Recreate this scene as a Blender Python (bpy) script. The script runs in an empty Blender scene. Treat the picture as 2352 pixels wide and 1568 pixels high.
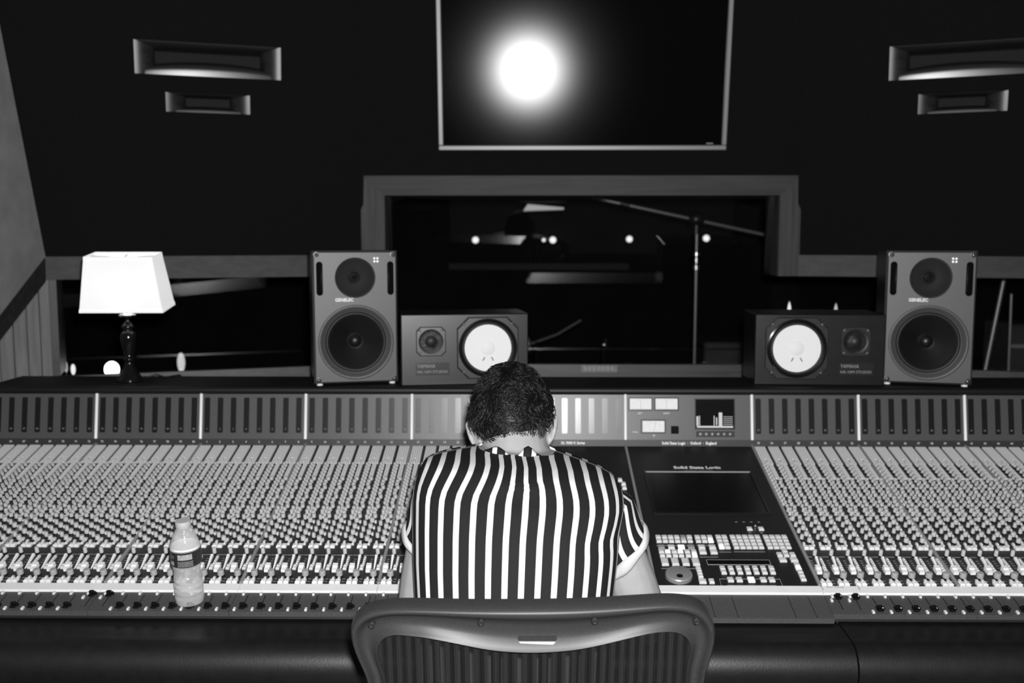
import bpy, bmesh, math, random
from mathutils import Vector, Matrix, Euler
random.seed(7)
R = math.radians
SC = bpy.context.scene
COL = SC.collection

# ------------------------------------------------------------------ camera, world, lights, exposure
CAM = Vector((0.0, 0.0, 1.58))
PITCH, YAW, FPX = R(-6.0), R(0.676), 2286.7
cd = bpy.data.cameras.new('camera')
cd.lens, cd.sensor_width = 35.0, 36.0
cd.clip_start, cd.clip_end = 0.05, 60
cd.dof.use_dof, cd.dof.focus_distance, cd.dof.aperture_fstop = True, 1.92, 3.8
cam = bpy.data.objects.new('camera', cd); COL.objects.link(cam)
cam.location = CAM
cam.rotation_euler = Euler((math.pi / 2 + PITCH, 0, YAW), 'XYZ')
SC.camera = cam

W = bpy.data.worlds.new('world'); SC.world = W; W.use_nodes = True
W.node_tree.nodes['Background'].inputs[0].default_value = (1, 1, 1, 1)
W.node_tree.nodes['Background'].inputs[1].default_value = 0.05

fl = bpy.data.lights.new('camera_flash', 'SPOT')       # the on-camera flash
fl.energy, fl.shadow_soft_size, fl.spot_size, fl.spot_blend = 345, 0.022, R(150), 0.5
flo = bpy.data.objects.new('camera_flash', fl); COL.objects.link(flo)
flo.location = CAM + Vector((0.03, 0.02, 0.06))
flo.rotation_euler = Euler((math.pi / 2 + R(-7), 0, 0), 'XYZ')

vs = SC.view_settings
vs.view_transform, vs.look, vs.gamma, vs.exposure = 'Standard', 'None', 1.0, 0.0
vs.use_curve_mapping = False

# ------------------------------------------------------------------ rays through the photograph, to size things on real planes
MC = cam.rotation_euler.to_matrix()
def ray(px, py): return (MC @ Vector(((px - 1176) / FPX, (784 - py) / FPX, -1))).normalized()
def hit(px, py, p0, n):
    d = ray(px, py); p0 = Vector(p0); n = Vector(n)
    return CAM + d * ((p0 - CAM).dot(n) / d.dot(n))
def hitY(px, py, y): return hit(px, py, (0, y, 0), (0, 1, 0))
def hitZ(px, py, z): return hit(px, py, (0, 0, z), (0, 0, 1))

# ------------------------------------------------------------------ materials
def g(v):                      # 0-255 photo grey -> linear
    c = v / 255.0
    return c / 12.92 if c <= 0.04045 else ((c + 0.055) / 1.055) ** 2.4
MATS = {}
def mat(name, col, rough=0.5, spec=0.5, metal=0.0, noise=0.0, nscale=60.0, bump=0.0, bscale=None, emit=0.0, coat=0.0):
    if name in MATS: return MATS[name]
    m = bpy.data.materials.new(name); m.use_nodes = True
    nt = m.node_tree; b = nt.nodes['Principled BSDF']
    b.inputs['Base Color'].default_value = (col, col, col, 1)
    b.inputs['Roughness'].default_value = rough
    b.inputs['Specular IOR Level'].default_value = spec
    b.inputs['Metallic'].default_value = metal
    b.inputs['Coat Weight'].default_value = coat
    b.inputs['Coat Roughness'].default_value = 0.15
    if emit:
        b.inputs['Emission Color'].default_value = (1, 1, 1, 1)
        b.inputs['Emission Strength'].default_value = emit
    if noise or bump:
        tc = nt.nodes.new('ShaderNodeTexCoord')
        nz = nt.nodes.new('ShaderNodeTexNoise'); nz.inputs['Scale'].default_value = nscale
        nz.inputs['Detail'].default_value = 4
        nt.links.new(tc.outputs['Object'], nz.inputs['Vector'])
        if noise:
            mr = nt.nodes.new('ShaderNodeMapRange')
            mr.inputs['From Min'].default_value, mr.inputs['From Max'].default_value = 0.3, 0.7
            mr.inputs['To Min'].default_value, mr.inputs['To Max'].default_value = col * (1 - noise), col * (1 + noise)
            nt.links.new(nz.outputs['Fac'], mr.inputs['Value'])
            cc = nt.nodes.new('ShaderNodeCombineColor')
            for i in range(3): nt.links.new(mr.outputs[0], cc.inputs[i])
            nt.links.new(cc.outputs[0], b.inputs['Base Color'])
        if bump:
            n2 = nz
            if bscale:
                n2 = nt.nodes.new('ShaderNodeTexNoise'); n2.inputs['Scale'].default_value = bscale
                nt.links.new(tc.outputs['Object'], n2.inputs['Vector'])
            bp = nt.nodes.new('ShaderNodeBump'); bp.inputs['Strength'].default_value = bump
            bp.inputs['Distance'].default_value = 0.002
            nt.links.new(n2.outputs['Fac'], bp.inputs['Height']); nt.links.new(bp.outputs[0], b.inputs['Normal'])
    MATS[name] = m
    return m
def wood(name, lo, hi, axis, rough=0.45, scale=9.0):
    m = bpy.data.materials.new(name); m.use_nodes = True
    nt = m.node_tree; b = nt.nodes['Principled BSDF']
    tc = nt.nodes.new('ShaderNodeTexCoord'); mp = nt.nodes.new('ShaderNodeMapping')
    sc = [scale * 6] * 3; sc[axis] = scale * 0.35
    mp.inputs['Scale'].default_value = sc
    nz = nt.nodes.new('ShaderNodeTexNoise'); nz.inputs['Scale'].default_value = 1.0
    nz.inputs['Detail'].default_value = 6; nz.inputs['Distortion'].default_value = 0.6
    rp = nt.nodes.new('ShaderNodeMapRange')
    rp.inputs['From Min'].default_value, rp.inputs['From Max'].default_value = 0.3, 0.7
    rp.inputs['To Min'].default_value, rp.inputs['To Max'].default_value = lo, hi
    cc = nt.nodes.new('ShaderNodeCombineColor')
    nt.links.new(tc.outputs['Object'], mp.inputs[0]); nt.links.new(mp.outputs[0], nz.inputs['Vector'])
    nt.links.new(nz.outputs['Fac'], rp.inputs['Value'])
    for i in range(3): nt.links.new(rp.outputs[0], cc.inputs[i])
    nt.links.new(cc.outputs[0], b.inputs['Base Color'])
    b.inputs['Roughness'].default_value = rough
    MATS[name] = m
    return m
def glass_pane(name, refl=0.07, rough=0.02, tint=0.85):
    m = bpy.data.materials.new(name); m.use_nodes = True
    nt = m.node_tree; nt.nodes.remove(nt.nodes['Principled BSDF'])
    out = nt.nodes['Material Output']
    tr = nt.nodes.new('ShaderNodeBsdfTransparent'); tr.inputs[0].default_value = (tint,) * 3 + (1,)
    gl = nt.nodes.new('ShaderNodeBsdfGlossy'); gl.inputs['Roughness'].default_value = rough
    lw = nt.nodes.new('ShaderNodeLayerWeight'); lw.inputs['Blend'].default_value = 0.25
    mr = nt.nodes.new('ShaderNodeMapRange')
    mr.inputs['To Min'].default_value, mr.inputs['To Max'].default_value = refl, 0.4
    mx = nt.nodes.new('ShaderNodeMixShader')
    nt.links.new(lw.outputs['Fresnel'], mr.inputs['Value']); nt.links.new(mr.outputs[0], mx.inputs[0])
    nt.links.new(tr.outputs[0], mx.inputs[1]); nt.links.new(gl.outputs[0], mx.inputs[2])
    nt.links.new(mx.outputs[0], out.inputs[0])
    MATS[name] = m
    return m

M_black_fabric = mat('black_fabric', 0.006, 0.95, 0.15, noise=0.3, nscale=300)
M_grey_fabric = mat('grey_fabric', 0.24, 0.95, 0.1, noise=0.12, nscale=14, bump=0.2, bscale=400)
M_wood_x = wood('oak_along', 0.022, 0.046, 0, 0.62)
M_wood_z = wood('oak_upright', 0.024, 0.056, 2, 0.62)
M_wood_dark = wood('dark_oak', 0.018, 0.032, 0, 0.45)
M_plank = wood('pale_plank', 0.11, 0.19, 2, 0.6)
M_port = wood('port_wood', 0.012, 0.026, 0, 0.35)
M_panel = mat('console_grey', 0.070, 0.40, 0.5, noise=0.08, nscale=200)
M_dark = mat('console_dark', 0.012, 0.5, 0.4, noise=0.15, nscale=150)
M_strip = mat('module_dark', 0.032, 0.55, 0.3, noise=0.2, nscale=400)
M_fader = mat('fader_grey', 0.062, 0.5, 0.4, noise=0.12, nscale=250)
M_black = mat('satin_black', 0.008, 0.35, 0.5)
M_gloss = mat('gloss_black', 0.006, 0.12, 0.5)
M_leather = mat('black_leather', 0.006, 0.42, 0.5, noise=0.2, nscale=40, bump=0.12, bscale=260)
M_knob = mat('knob_grey', 0.47, 0.5, 0.3)
M_button = mat('button_pale', 0.60, 0.5, 0.3)
M_front = mat('button_white', 0.74, 0.5, 0.3)
M_dimknob = mat('knob_mid_grey', 0.33, 0.5, 0.3)
M_white = mat('cap_white', 0.80, 0.45, 0.4)
M_lit = mat('lit_key', 0.85, 0.5, 0.3, emit=0.35)
M_tape = mat('white_tape', 0.78, 0.7, 0.2, noise=0.03, nscale=30)
M_rail = mat('rail_grey', 0.26, 0.4, 0.5)
M_bar = mat('white_bar', 0.85, 0.4, 0.5)
M_text = mat('print_white', 0.85, 0.6, 0.2)
M_textgrey = mat('print_grey', 0.28, 0.6, 0.2)
M_ink = mat('ink', 0.05, 0.8, 0.1)
M_meter = mat('meter_window', 0.010, 0.26, 0.55)
M_alu = mat('spun_aluminium', 0.30, 0.35, 0.6, metal=0.35)
M_chrome = mat('chrome', 0.7, 0.15, 0.5, metal=1.0)
M_screw = mat('screw_steel', 0.35, 0.3, 0.5, metal=1.0)
M_baffle = mat('monitor_grey', 0.060, 0.46, 0.5, noise=0.06, nscale=300)
M_baffle_d = mat('monitor_grey_dark', 0.075, 0.5, 0.4, noise=0.06, nscale=300)
M_horn = mat('horn_grey', 0.020, 0.42, 0.5)
M_cone = mat('cone_black', 0.004, 0.38, 0.5)
M_rubber = mat('surround_rubber', 0.010, 0.5, 0.4)
M_cab = mat('cabinet_black', 0.006, 0.33, 0.5, noise=0.25, nscale=25)
M_paper = mat('white_cone_paper', 0.80, 0.8, 0.2, noise=0.02, nscale=200)
M_cable = mat('cable_black', 0.008, 0.5, 0.4)
M_skin = mat('skin', 0.30, 0.55, 0.3, noise=0.06, nscale=30, bump=0.05, bscale=300)
M_cloth_w = mat('cloth_white', 0.46, 0.8, 0.2, noise=0.03, nscale=60)
M_trouser = mat('trouser_black', 0.02, 0.9, 0.2, noise=0.2, nscale=80)
M_hair = mat('hair_black', 0.004, 0.42, 0.5)
M_chair = mat('chair_plastic', 0.026, 0.42, 0.27, noise=0.1, nscale=300, bump=0.02, bscale=900)
M_floor = wood('floor_boards', 0.03, 0.06, 1, 0.35)
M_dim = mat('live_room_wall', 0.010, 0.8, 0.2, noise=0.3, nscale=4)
M_glow = mat('bulb_glow', 0.9, 0.5, 0.2, emit=1.3)
M_softglow = mat('pilot_glow', 0.9, 0.5, 0.2, emit=1.2)
M_plate = mat('nameplate', 0.16, 0.4, 0.5, noise=0.2, nscale=90)
M_tv = bpy.data.materials.new('tv_screen'); M_tv.use_nodes = True
_nt = M_tv.node_tree; _nt.nodes.remove(_nt.nodes['Principled BSDF'])
_d = _nt.nodes.new('ShaderNodeBsdfDiffuse'); _d.inputs[0].default_value = (.003,)*3 + (1,)
_g = _nt.nodes.new('ShaderNodeBsdfAnisotropic'); _g.distribution = 'BECKMANN'; _g.inputs['Roughness'].default_value = .165
_g2 = _nt.nodes.new('ShaderNodeBsdfAnisotropic'); _g2.distribution = 'BECKMANN'; _g2.inputs['Roughness'].default_value = .22
_m2 = _nt.nodes.new('ShaderNodeMixShader'); _m2.inputs[0].default_value = .0022; _nt.links.new(_d.outputs[0], _m2.inputs[1]); _nt.links.new(_g2.outputs[0], _m2.inputs[2])
_m = _nt.nodes.new('ShaderNodeMixShader'); _m.inputs[0].default_value = .0145
_nt.links.new(_m2.outputs[0], _m.inputs[1]); _nt.links.new(_g.outputs[0], _m.inputs[2]); _nt.links.new(_m.outputs[0], _nt.nodes['Material Output'].inputs[0])
MATS['tv_screen'] = M_tv
M_bezel = mat('tv_bezel', 0.22, 0.4, 0.5, metal=0.3)
M_glass = glass_pane('control_room_glass', 0.020, 0.02, 0.9)
M_vu = mat('vu_face', 0.75, 0.6, 0.3, noise=0.03, nscale=100)

# ------------------------------------------------------------------ mesh building
class MB:
    def __init__(s): s.v = []; s.f = []; s.m = []; s.cur = 0
    def face(s, idx): s.f.append(tuple(idx)); s.m.append(s.cur)
    def add(s, vs, fs, T=None):
        o = len(s.v)
        for p in vs:
            p = Vector(p); s.v.append(tuple(T @ p if T else p))
        for f in fs: s.face([i + o for i in f])
    def box(s, x0, x1, y0, y1, z0, z1, c=0.0, T=None, bottom=True):
        if c <= 0:
            vs = [(x0,y0,z0),(x1,y0,z0),(x1,y1,z0),(x0,y1,z0),(x0,y0,z1),(x1,y0,z1),(x1,y1,z1),(x0,y1,z1)]
            fs = [(4,5,6,7),(0,1,5,4),(1,2,6,5),(2,3,7,6),(3,0,4,7)] + ([(3,2,1,0)] if bottom else [])
            s.add(vs, fs, T); return
        vs = []
        for (X, sx) in ((x0, 1), (x1, -1)):
            for (Y, sy) in ((y0, 1), (y1, -1)):
                for (Z, sz) in ((z0, 1), (z1, -1)):
                    vs += [(X, Y + sy*c, Z + sz*c), (X + sx*c, Y, Z + sz*c), (X + sx*c, Y + sy*c, Z)]
        bm = bmesh.new()
        for p in vs: bm.verts.new(p)
        r = bmesh.ops.convex_hull(bm, input=bm.verts)
        bmesh.ops.dissolve_limit(bm, angle_limit=0.02, verts=bm.verts, edges=bm.edges)
        bm.verts.ensure_lookup_table(); bm.verts.index_update()
        s.add([v.co.copy() for v in bm.verts], [[v.index for v in f.verts] for f in bm.faces], T)
        bm.free()
    def loft(s, rings, closed=True, cap0=True, cap1=True, T=None):
        n = len(rings[0]); vs = [p for r in rings for p in r]; fs = []
        for i in range(len(rings) - 1):
            for j in range(n if closed else n - 1):
                k = (j + 1) % n
                fs.append((i*n + j, i*n + k, (i+1)*n + k, (i+1)*n + j))
        if cap0: fs.append(tuple(reversed(range(n))))
        if cap1: fs.append(tuple(range((len(rings)-1)*n, len(rings)*n)))
        s.add(vs, fs, T)
    def lathe(s, prof, n=24, T=None, cap0=True, cap1=True):   # prof: (r, z), axis z
        rings = [[(r*math.cos(2*math.pi*j/n), r*math.sin(2*math.pi*j/n), z) for j in range(n)] for r, z in prof]
        s.loft(rings, True, cap0, cap1, T)
    def tube(s, pts, rad, n=8, T=None, cap=True):
        pts = [Vector(p) for p in pts]
        if not isinstance(rad, (list, tuple)): rad = [rad] * len(pts)
        rings = []; prev = None
        for i, p in enumerate(pts):
            d = (pts[min(i+1, len(pts)-1)] - pts[max(i-1, 0)]).normalized()
            if prev is None:
                a = Vector((1, 0, 0)) if abs(d.x) < 0.8 else Vector((0, 1, 0))
            else: a = prev
            u = (a - d * a.dot(d)).normalized(); w = d.cross(u); prev = u
            rings.append([p + (u*math.cos(2*math.pi*j/n) + w*math.sin(2*math.pi*j/n)) * rad[i] for j in range(n)])
        s.loft(rings, True, cap, cap, T)
    def ball(s, c, r, T=None, nu=16, nv=10):
        if not isinstance(r, (list, tuple)): r = (r, r, r)
        c = Vector(c); rings = []
        for i in range(1, nv):
            t = math.pi * i / nv - math.pi/2
            rings.append([c + Vector((r[0]*math.cos(t)*math.cos(2*math.pi*j/nu), r[1]*math.cos(t)*math.sin(2*math.pi*j/nu), r[2]*math.sin(t))) for j in range(nu)])
        o = len(s.v); s.loft(rings, True, False, False, T)
        b = c - Vector((0, 0, r[2])); t = c + Vector((0, 0, r[2]))
        s.v += [tuple(T @ b if T else b), tuple(T @ t if T else t)]
        ib, it = len(s.v) - 2, len(s.v) - 1; L = o + (nv - 2) * nu
        for j in range(nu):
            k = (j + 1) % nu
            s.face((o + k, o + j, ib)); s.face((L + j, L + k, it))
    def prism(s, poly, z0, z1, T=None):     # polygon in xy (ccw), extruded in z
        n = len(poly)
        s.loft([[(x, y, z0) for x, y in poly], [(x, y, z1) for x, y in poly]], True, True, True, T)
    def holed(s, x0, x1, z0, z1, cx, cz, r, y, n=48, T=None):   # a front face (normal -y) with a round hole
        ci = []; oi = []
        vs = []
        for j in range(n):
            a = 2*math.pi*j/n; dx, dz = math.cos(a), math.sin(a)
            tx = ((x1-cx)/dx if dx > 1e-9 else (x0-cx)/dx if dx < -1e-9 else 1e9)
            tz = ((z1-cz)/dz if dz > 1e-9 else (z0-cz)/dz if dz < -1e-9 else 1e9)
            t = min(tx, tz)
            vs.append((cx + dx*r, y, cz + dz*r)); vs.append((cx + dx*t, y, cz + dz*t))
        fs = []
        for j in range(n):
            k = (j+1) % n
            fs.append((2*j, 2*j+1, 2*k+1, 2*k))
        s.add(vs, fs, T)
        for (X, Z) in ((x0,z0),(x1,z0),(x1,z1),(x0,z1)):          # fill the corner slivers
            a = math.atan2(Z-cz, X-cx) % (2*math.pi); j = int(a/(2*math.pi)*n) % n; k = (j+1) % n
            s.add([vs[2*j+1], (X, y, Z), vs[2*k+1]], [(0,1,2)], T)
    def mesh(s, name, mats, smooth=False):
        me = bpy.data.meshes.new(name)
        me.from_pydata([tuple(p) for p in s.v], [], s.f)
        if not isinstance(mats, (list, tuple)): mats = [mats]
        for m in mats: me.materials.append(m)
        if len(mats) > 1: me.polygons.foreach_set('material_index', s.m)
        if smooth:
            me.polygons.foreach_set('use_smooth', [True]*len(me.polygons))
            if smooth is not True: me.set_sharp_from_angle(angle=R(smooth))
        me.validate(); me.update()
        return me
def link(name, me, parent=None, loc=(0,0,0), rot=(0,0,0), label=None, stuff=False):
    o = bpy.data.objects.new(name, me); COL.objects.link(o)
    if parent: o.parent = parent
    o.location = loc; o.rotation_euler = rot
    if label: o['label'] = label
    if stuff: o['kind'] = 'stuff'
    return o
def part(name, mb, mats, parent=None, loc=(0,0,0), rot=(0,0,0), smooth=False, label=None, stuff=False):
    return link(name, mb.mesh(name, mats, smooth), parent, loc, rot, label, stuff)
def tag(o, label, cat, group=None):
    o['label'] = label; o['category'] = cat
    if group: o['group'] = group
    return o
def thing(name, label, cat, loc=(0,0,0), rot=(0,0,0), group=None):
    o = bpy.data.objects.new(name, None); COL.objects.link(o)
    o.location = loc; o.rotation_euler = rot; o.empty_display_size = 0.05
    return tag(o, label, cat, group)
def struct(name, mb, mats, smooth=False, parent=None):
    o = part(name, mb, mats, parent, smooth=smooth)
    if parent is None: o['kind'] = 'structure'
    return o
def text_mesh(s, size, mats, align='CENTER', depth=0.0, shear=0.0, bold=0.0, sx=1.0):
    cu = bpy.data.curves.new('lettering', 'FONT'); cu.body = s; cu.size = size
    cu.align_x = align; cu.align_y = 'CENTER'; cu.extrude = depth; cu.shear = shear; cu.offset = bold
    cu.resolution_u = 2
    ob = bpy.data.objects.new('lettering', cu); COL.objects.link(ob)
    dg = bpy.context.evaluated_depsgraph_get(); dg.update()
    me = bpy.data.meshes.new_from_object(ob.evaluated_get(dg))
    bpy.data.objects.remove(ob); bpy.data.curves.remove(cu)
    if sx != 1.0:
        for v in me.vertices: v.co.x *= sx
    me.materials.clear(); me.materials.append(mats)
    return me
def Tm(loc, rot=(0,0,0)): return Matrix.Translation(Vector(loc)) @ Euler(rot, 'XYZ').to_matrix().to_4x4()
FRONT = (math.pi/2, 0, 0)          # turns flat lettering to face -y

# ================================================================== THE ROOM
m = MB(); m.box(-4, 4, -2.5, 9.0, -0.05, 0)
struct('floor', m, M_floor)

YW = 4.0                                            # centre of the front wall
cL = hitY(832, 500, YW).x; cR = hitY(1834, 500, YW).x
aL, aR = R(19), R(14)
nL = Vector((math.sin(aL), -math.cos(aL), 0)); pL = Vector((cL, YW, 0))
nR = Vector((-math.sin(aR), -math.cos(aR), 0)); pR = Vector((cR, YW, 0))
dL = Vector((-math.cos(aL), -math.sin(aL), 0)); dR = Vector((math.cos(aR), -math.sin(aR), 0))
zt = hitY(1300, 404, YW).z; zt_in = hitY(1300, 449, YW).z
zl = hit(650, 586, pL, nL).z; zl_in = hit(650, 635, pL, nL).z
z_sill = hitY(1500, 835, YW).z; z_sill0 = hitY(1500, 864, YW).z
LEAN = math.tan(R(9))
aU = R(21)                                    # the right soffit turns further in than the trim under it
nRu = Vector((-math.sin(aU), -math.cos(aU), 0)); dRu = Vector((math.cos(aU), -math.sin(aU), 0))
def on_left(t, z, off=0.0, lean=True):    # t metres along the left wing, leaning out above the trim
    o = off + (max(0, z - zl) * LEAN if lean else 0)
    return pL + dL*t + nL*o + Vector((0, 0, z))
def on_right(t, z, off=0.0, lean=True):
    o = off + (max(0, z - zl) * LEAN if lean else 0)
    return pR + dR*t + nR*o + Vector((0, 0, z))
def on_right_up(t, z, off=0.0):
    return pR + dRu*t + nRu*(off + max(0, z - zl) * LEAN) + Vector((0, 0, z))
def on_mid(x, z, off=0.0): return Vector((x, YW - off, z))
def slab(mb, fn, u0, u1, z0, z1, o0, o1):
    q = [(u0,z0),(u1,z0),(u1,z1),(u0,z1)]
    mb.loft([[fn(u, z, o0) for u, z in q], [fn(u, z, o1) for u, z in q]])
ZT = 3.1
PORTS = []
def port_rect(px0, px1, pyc, hpx, side):
    fn = on_left if side == 'L' else on_right_up
    p0, n0, d0 = (pL, nL, dL) if side == 'L' else (pR, nRu, dRu)
    nl = (n0 - Vector((0,0,1))*LEAN).normalized(); q0 = fn(0, zl)
    a, b = hit(px0, pyc[0], q0, nl), hit(px1, pyc[1], q0, nl)
    ta, tb = sorted(((a - p0).dot(d0), (b - p0).dot(d0))); c = (a + b)/2
    hh = hpx/2*((c - CAM).length)/FPX
    return ta, tb, c.z - hh*math.cos(R(9)), c.z + hh*math.cos(R(9))
PR_ = {'L': [port_rect(307, 646, (130, 146), 70, 'L'), port_rect(380, 575, (236, 239), 42, 'L')],
       'R': [port_rect(2042, 2420, (143, 127), 70, 'R'), port_rect(2108, 2316, (238, 232), 42, 'R')]}
m = MB()
for side, fn, tmax in (('L', on_left, 1.75), ('R', on_right_up, 1.9)):
    z = zl
    for (ta, tb, z0, z1) in sorted(PR_[side], key=lambda r: r[2]):
        slab(m, fn, 0, tmax, z, z0, -0.20, 0.0); slab(m, fn, 0, ta, z0, z1, -0.20, 0.0); slab(m, fn, tb, tmax, z0, z1, -0.20, 0.0); z = z1
    slab(m, fn, 0, tmax, z, ZT, -0.20, 0.0)
def on_mid_lean(x, z, off=0.0): return Vector((x, YW - off - max(0, z - zl)*LEAN, z))
slab(m, on_mid_lean, cL - 0.02, cR + 0.02, zt, ZT, -0.30, 0.0)
slab(m, on_mid, cL, cR, 0, z_sill0, -0.20, 0.0)
slab(m, on_left, 0, 1.75, 0, z_sill0, -0.20, 0.0)
slab(m, on_right, 0, 1.9, 0, z_sill0, -0.20, 0.0)
# far side piers closing the cheeks of the raised middle
struct('wall_front', m, M_black_fabric)

# wood trim: each board its own piece
TH = 0.03
def board(name, fn, quad, o0, o1, mt):
    mb = MB(); mb.loft([[fn(u, z, o0) for u, z in quad], [fn(u, z, o1) for u, z in quad]])
    o = struct(name, mb, mt); return o
tw = zt - zt_in
xi0 = hitY(886, 500, YW).x; xi1 = hitY(1786, 500, YW).x
flat_l = lambda t, z, o: on_left(t, z, o, False)
flat_r = lambda t, z, o: on_right(t, z, o, False)
board('trim_1', on_mid, [(cL, zt), (xi0, zt_in), (xi1, zt_in), (cR, zt)], 0.0, TH, M_wood_x)
board('trim_2', on_mid, [(cL, zl_in), (xi0, zl_in), (xi0, zt_in), (cL, zt)], 0.0, TH, M_wood_z)
board('trim_3', on_mid, [(xi1, zl_in), (cR, zl_in), (cR, zt), (xi1, zt_in)], 0.0, TH, M_wood_z)
board('trim_4', flat_l, [(0.0, zl_in), (1.30, zl_in), (1.30, zl), (0.0, zl)], 0.0, TH, M_wood_x)
board('trim_5', flat_r, [(0.0, zl_in), (1.75, zl_in), (1.75, zl), (0.0, zl)], 0.0, TH, M_wood_x)
m_sill = wood('sill_wood', 0.04, 0.075, 0, 0.35)
board('trim_6', on_mid, [(cL, z_sill0), (cR, z_sill0), (cR, z_sill), (cL, z_sill)], 0.0, TH, m_sill)
board('trim_7', flat_l, [(0.0, z_sill0), (1.22, z_sill0), (1.22, z_sill), (0.0, z_sill)], 0.0, TH, m_sill)
board('trim_8', flat_r, [(0.0, z_sill0), (1.75, z_sill0), (1.75, z_sill), (0.0, z_sill)], 0.0, TH, m_sill)
# jambs of the opening
m = MB()
m.box(xi0 - 0.02, xi0, YW, YW + 0.2, zl_in, zt_in); m.box(xi1, xi1 + 0.02, YW, YW + 0.2, zl_in, zt_in)
m.box(xi0 - 0.02, xi1 + 0.02, YW, YW + 0.2, zt_in, zt_in + 0.02)
struct('trim_9', m, M_wood_dark)
m = MB(); slab(m, flat_l, 1.13, 1.16, z_sill, zl_in, -0.2, 0.0)
struct('trim_10', m, M_wood_dark)

# glass: three panes of the control-room window, tipped as studio glass is
tip = math.tan(R(6))
def gl_mid(x, z, off=0.0): return Vector((x, YW + 0.13 - (z - z_sill)*tip - off, z))
def gl_l(t, z, off=0.0): return on_left(t, z, -0.13 + (z - z_sill)*tip + off, False)
def gl_r(t, z, off=0.0): return on_right(t, z, -0.13 + (z - z_sill)*tip + off, False)
win = bpy.data.objects.new('window_1', None); COL.objects.link(win); win['kind'] = 'structure'
for fn, u0, u1, z0, z1 in ((gl_mid, xi0 - 0.01, xi1 + 0.01, z_sill - .01, zt_in), (gl_l, 0.02, 1.15, z_sill - .01, zl_in + .02), (gl_r, 0.02, 1.75, z_sill - .01, zl_in + .02)):
    mb = MB(); slab(mb, fn, u0, u1, z0, z1, 0.0, 0.004)
    part('pane', mb, M_glass, win)
# left: grey splayed panel, dark rail, plank wall
A = hitY(105, 592, 3.50); B = hitY(0, 60, 3.22); Cc = hitY(0, 728, 3.22)
B2 = B + (B - A) * 0.9; C2 = Cc + (Cc - A) * 1.4
back = Vector((-0.12, 0.16, 0))
m = MB(); q = [A, B2, C2]
m.loft([[p + back for p in q], q]); 
D2 = B2 + Vector((-0.6, -0.4, -0.5))
m.loft([[p + back for p in (C2, B2, D2)], [C2, B2, D2]])
struct('wall_left', m, M_grey_fabric)
E0 = hitY(107, 645, 3.50); E1 = hitY(0, 783, 3.22); E2 = E1 + (E1 - E0) * 1.4
fw = Vector((0.01, -0.025, 0))
m = MB(); m.loft([[p + back for p in (A, C2, E2, E0)], [p + fw for p in (A, C2, E2, E0)]])
struct('trim_11', m, M_wood_dark)
pl = bpy.data.objects.new('wall_side', None); COL.objects.link(pl); pl['kind'] = 'structure'; pl.name = 'wall_left_lower'
xs = [118, 93, 63, 31, -2, -36, -72, -110]
for i in range(len(xs) - 1):
    ta = (hit(xs[i], 750, pL, nL) - pL).dot(dL); tb = (hit(xs[i+1], 750, pL, nL) - pL).dot(dL)
    mb = MB(); slab(mb, flat_l, ta + 0.0015, tb - 0.0015, z_sill0 - 0.35, zl_in + 0.0, -0.04, 0.012 + 0.002*(i % 2))
    part('plank', mb, M_plank, pl)

# ------------------------------------------------------------------ live room behind the glass
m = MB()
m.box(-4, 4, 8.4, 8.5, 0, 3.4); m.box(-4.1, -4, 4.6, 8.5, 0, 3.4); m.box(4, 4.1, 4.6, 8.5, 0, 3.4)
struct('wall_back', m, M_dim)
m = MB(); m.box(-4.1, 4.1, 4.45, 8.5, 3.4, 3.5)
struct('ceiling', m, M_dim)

def sconce(px, py, r, label, Y=8.4):
    p = hitY(px, py, Y - 0.10)
    t = thing('wall_lamp', label, 'lamp', (p.x, Y - 0.001, p.z), group='small lamps on the far wall')
    mb = MB(); mb.lathe([(0.045, 0), (0.045, 0.012), (0.03, 0.02), (0.012, 0.03), (0.012, 0.06)], 16, Tm((0,0,0), FRONT))
    part('wall_plate', mb, M_black, t, smooth=40)
    mb = MB(); mb.ball((0, -0.085, 0), r, nu=14, nv=10)
    part('bulb', mb, M_glow, t, smooth=True)
sconce(1092, 551, 0.026, 'leftmost glowing wall lamp seen through the raised glass')
sconce(1270, 551, 0.026, 'glowing wall lamp seen through the glass, second from left')
sconce(1249, 551, 0.014, 'tiny dim lamp close beside the second glowing wall lamp')
sconce(1446, 549, 0.025, 'glowing wall lamp seen through the glass, third of the big ones')
sconce(1623, 547, 0.026, 'glowing wall lamp right behind the microphone stand pole')

p = hitY(1245, 481, 7.0)  # glowing wedge added to stand for a bright reflection in the glass
t = thing('strip_light', 'short glowing ceiling strip light seen through the glass', 'lamp', (p.x, 7.0, p.z + 0.05))
mb = MB(); mb.prism([(-0.13, 0.0), (0.15, 0.010), (0.15, 0.022), (-0.10, 0.045)], -0.05, 0.05, Tm((0, 0, -0.06), FRONT))
part('diffuser', mb, mat('strip_glow', 0.8, 0.5, 0.2, emit=0.30), t)
mb = MB(); mb.box(-0.16, 0.17, -0.06, 0.06, 0.0, 0.02); mb.box(-0.01, 0.01, -0.01, 0.01, 0.02, 3.4 - p.z - 0.05)
part('housing', mb, M_black, t)
# thin bar added for a faint reflection line in the glass
a = hitY(1030, 612, 8.3); b = hitY(1445, 612, 8.3)
t = thing('wall_rail', 'long thin horizontal rail along the far live room wall', 'rail', (a.x, 8.3, a.z))
mb = MB(); mb.box(0, b.x - a.x, -0.02, 0.02, -0.03, 0.03, 0.005); part('bar', mb, mat('rail_dim', 0.04, 0.6, 0.3), t)
mb = MB()
for X in (0.1, (b.x-a.x)/2, b.x-a.x-0.1): mb.box(X-0.02, X+0.02, 0.0, 0.1, -0.02, 0.02)
part('bracket', mb, M_black, t)

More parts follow.
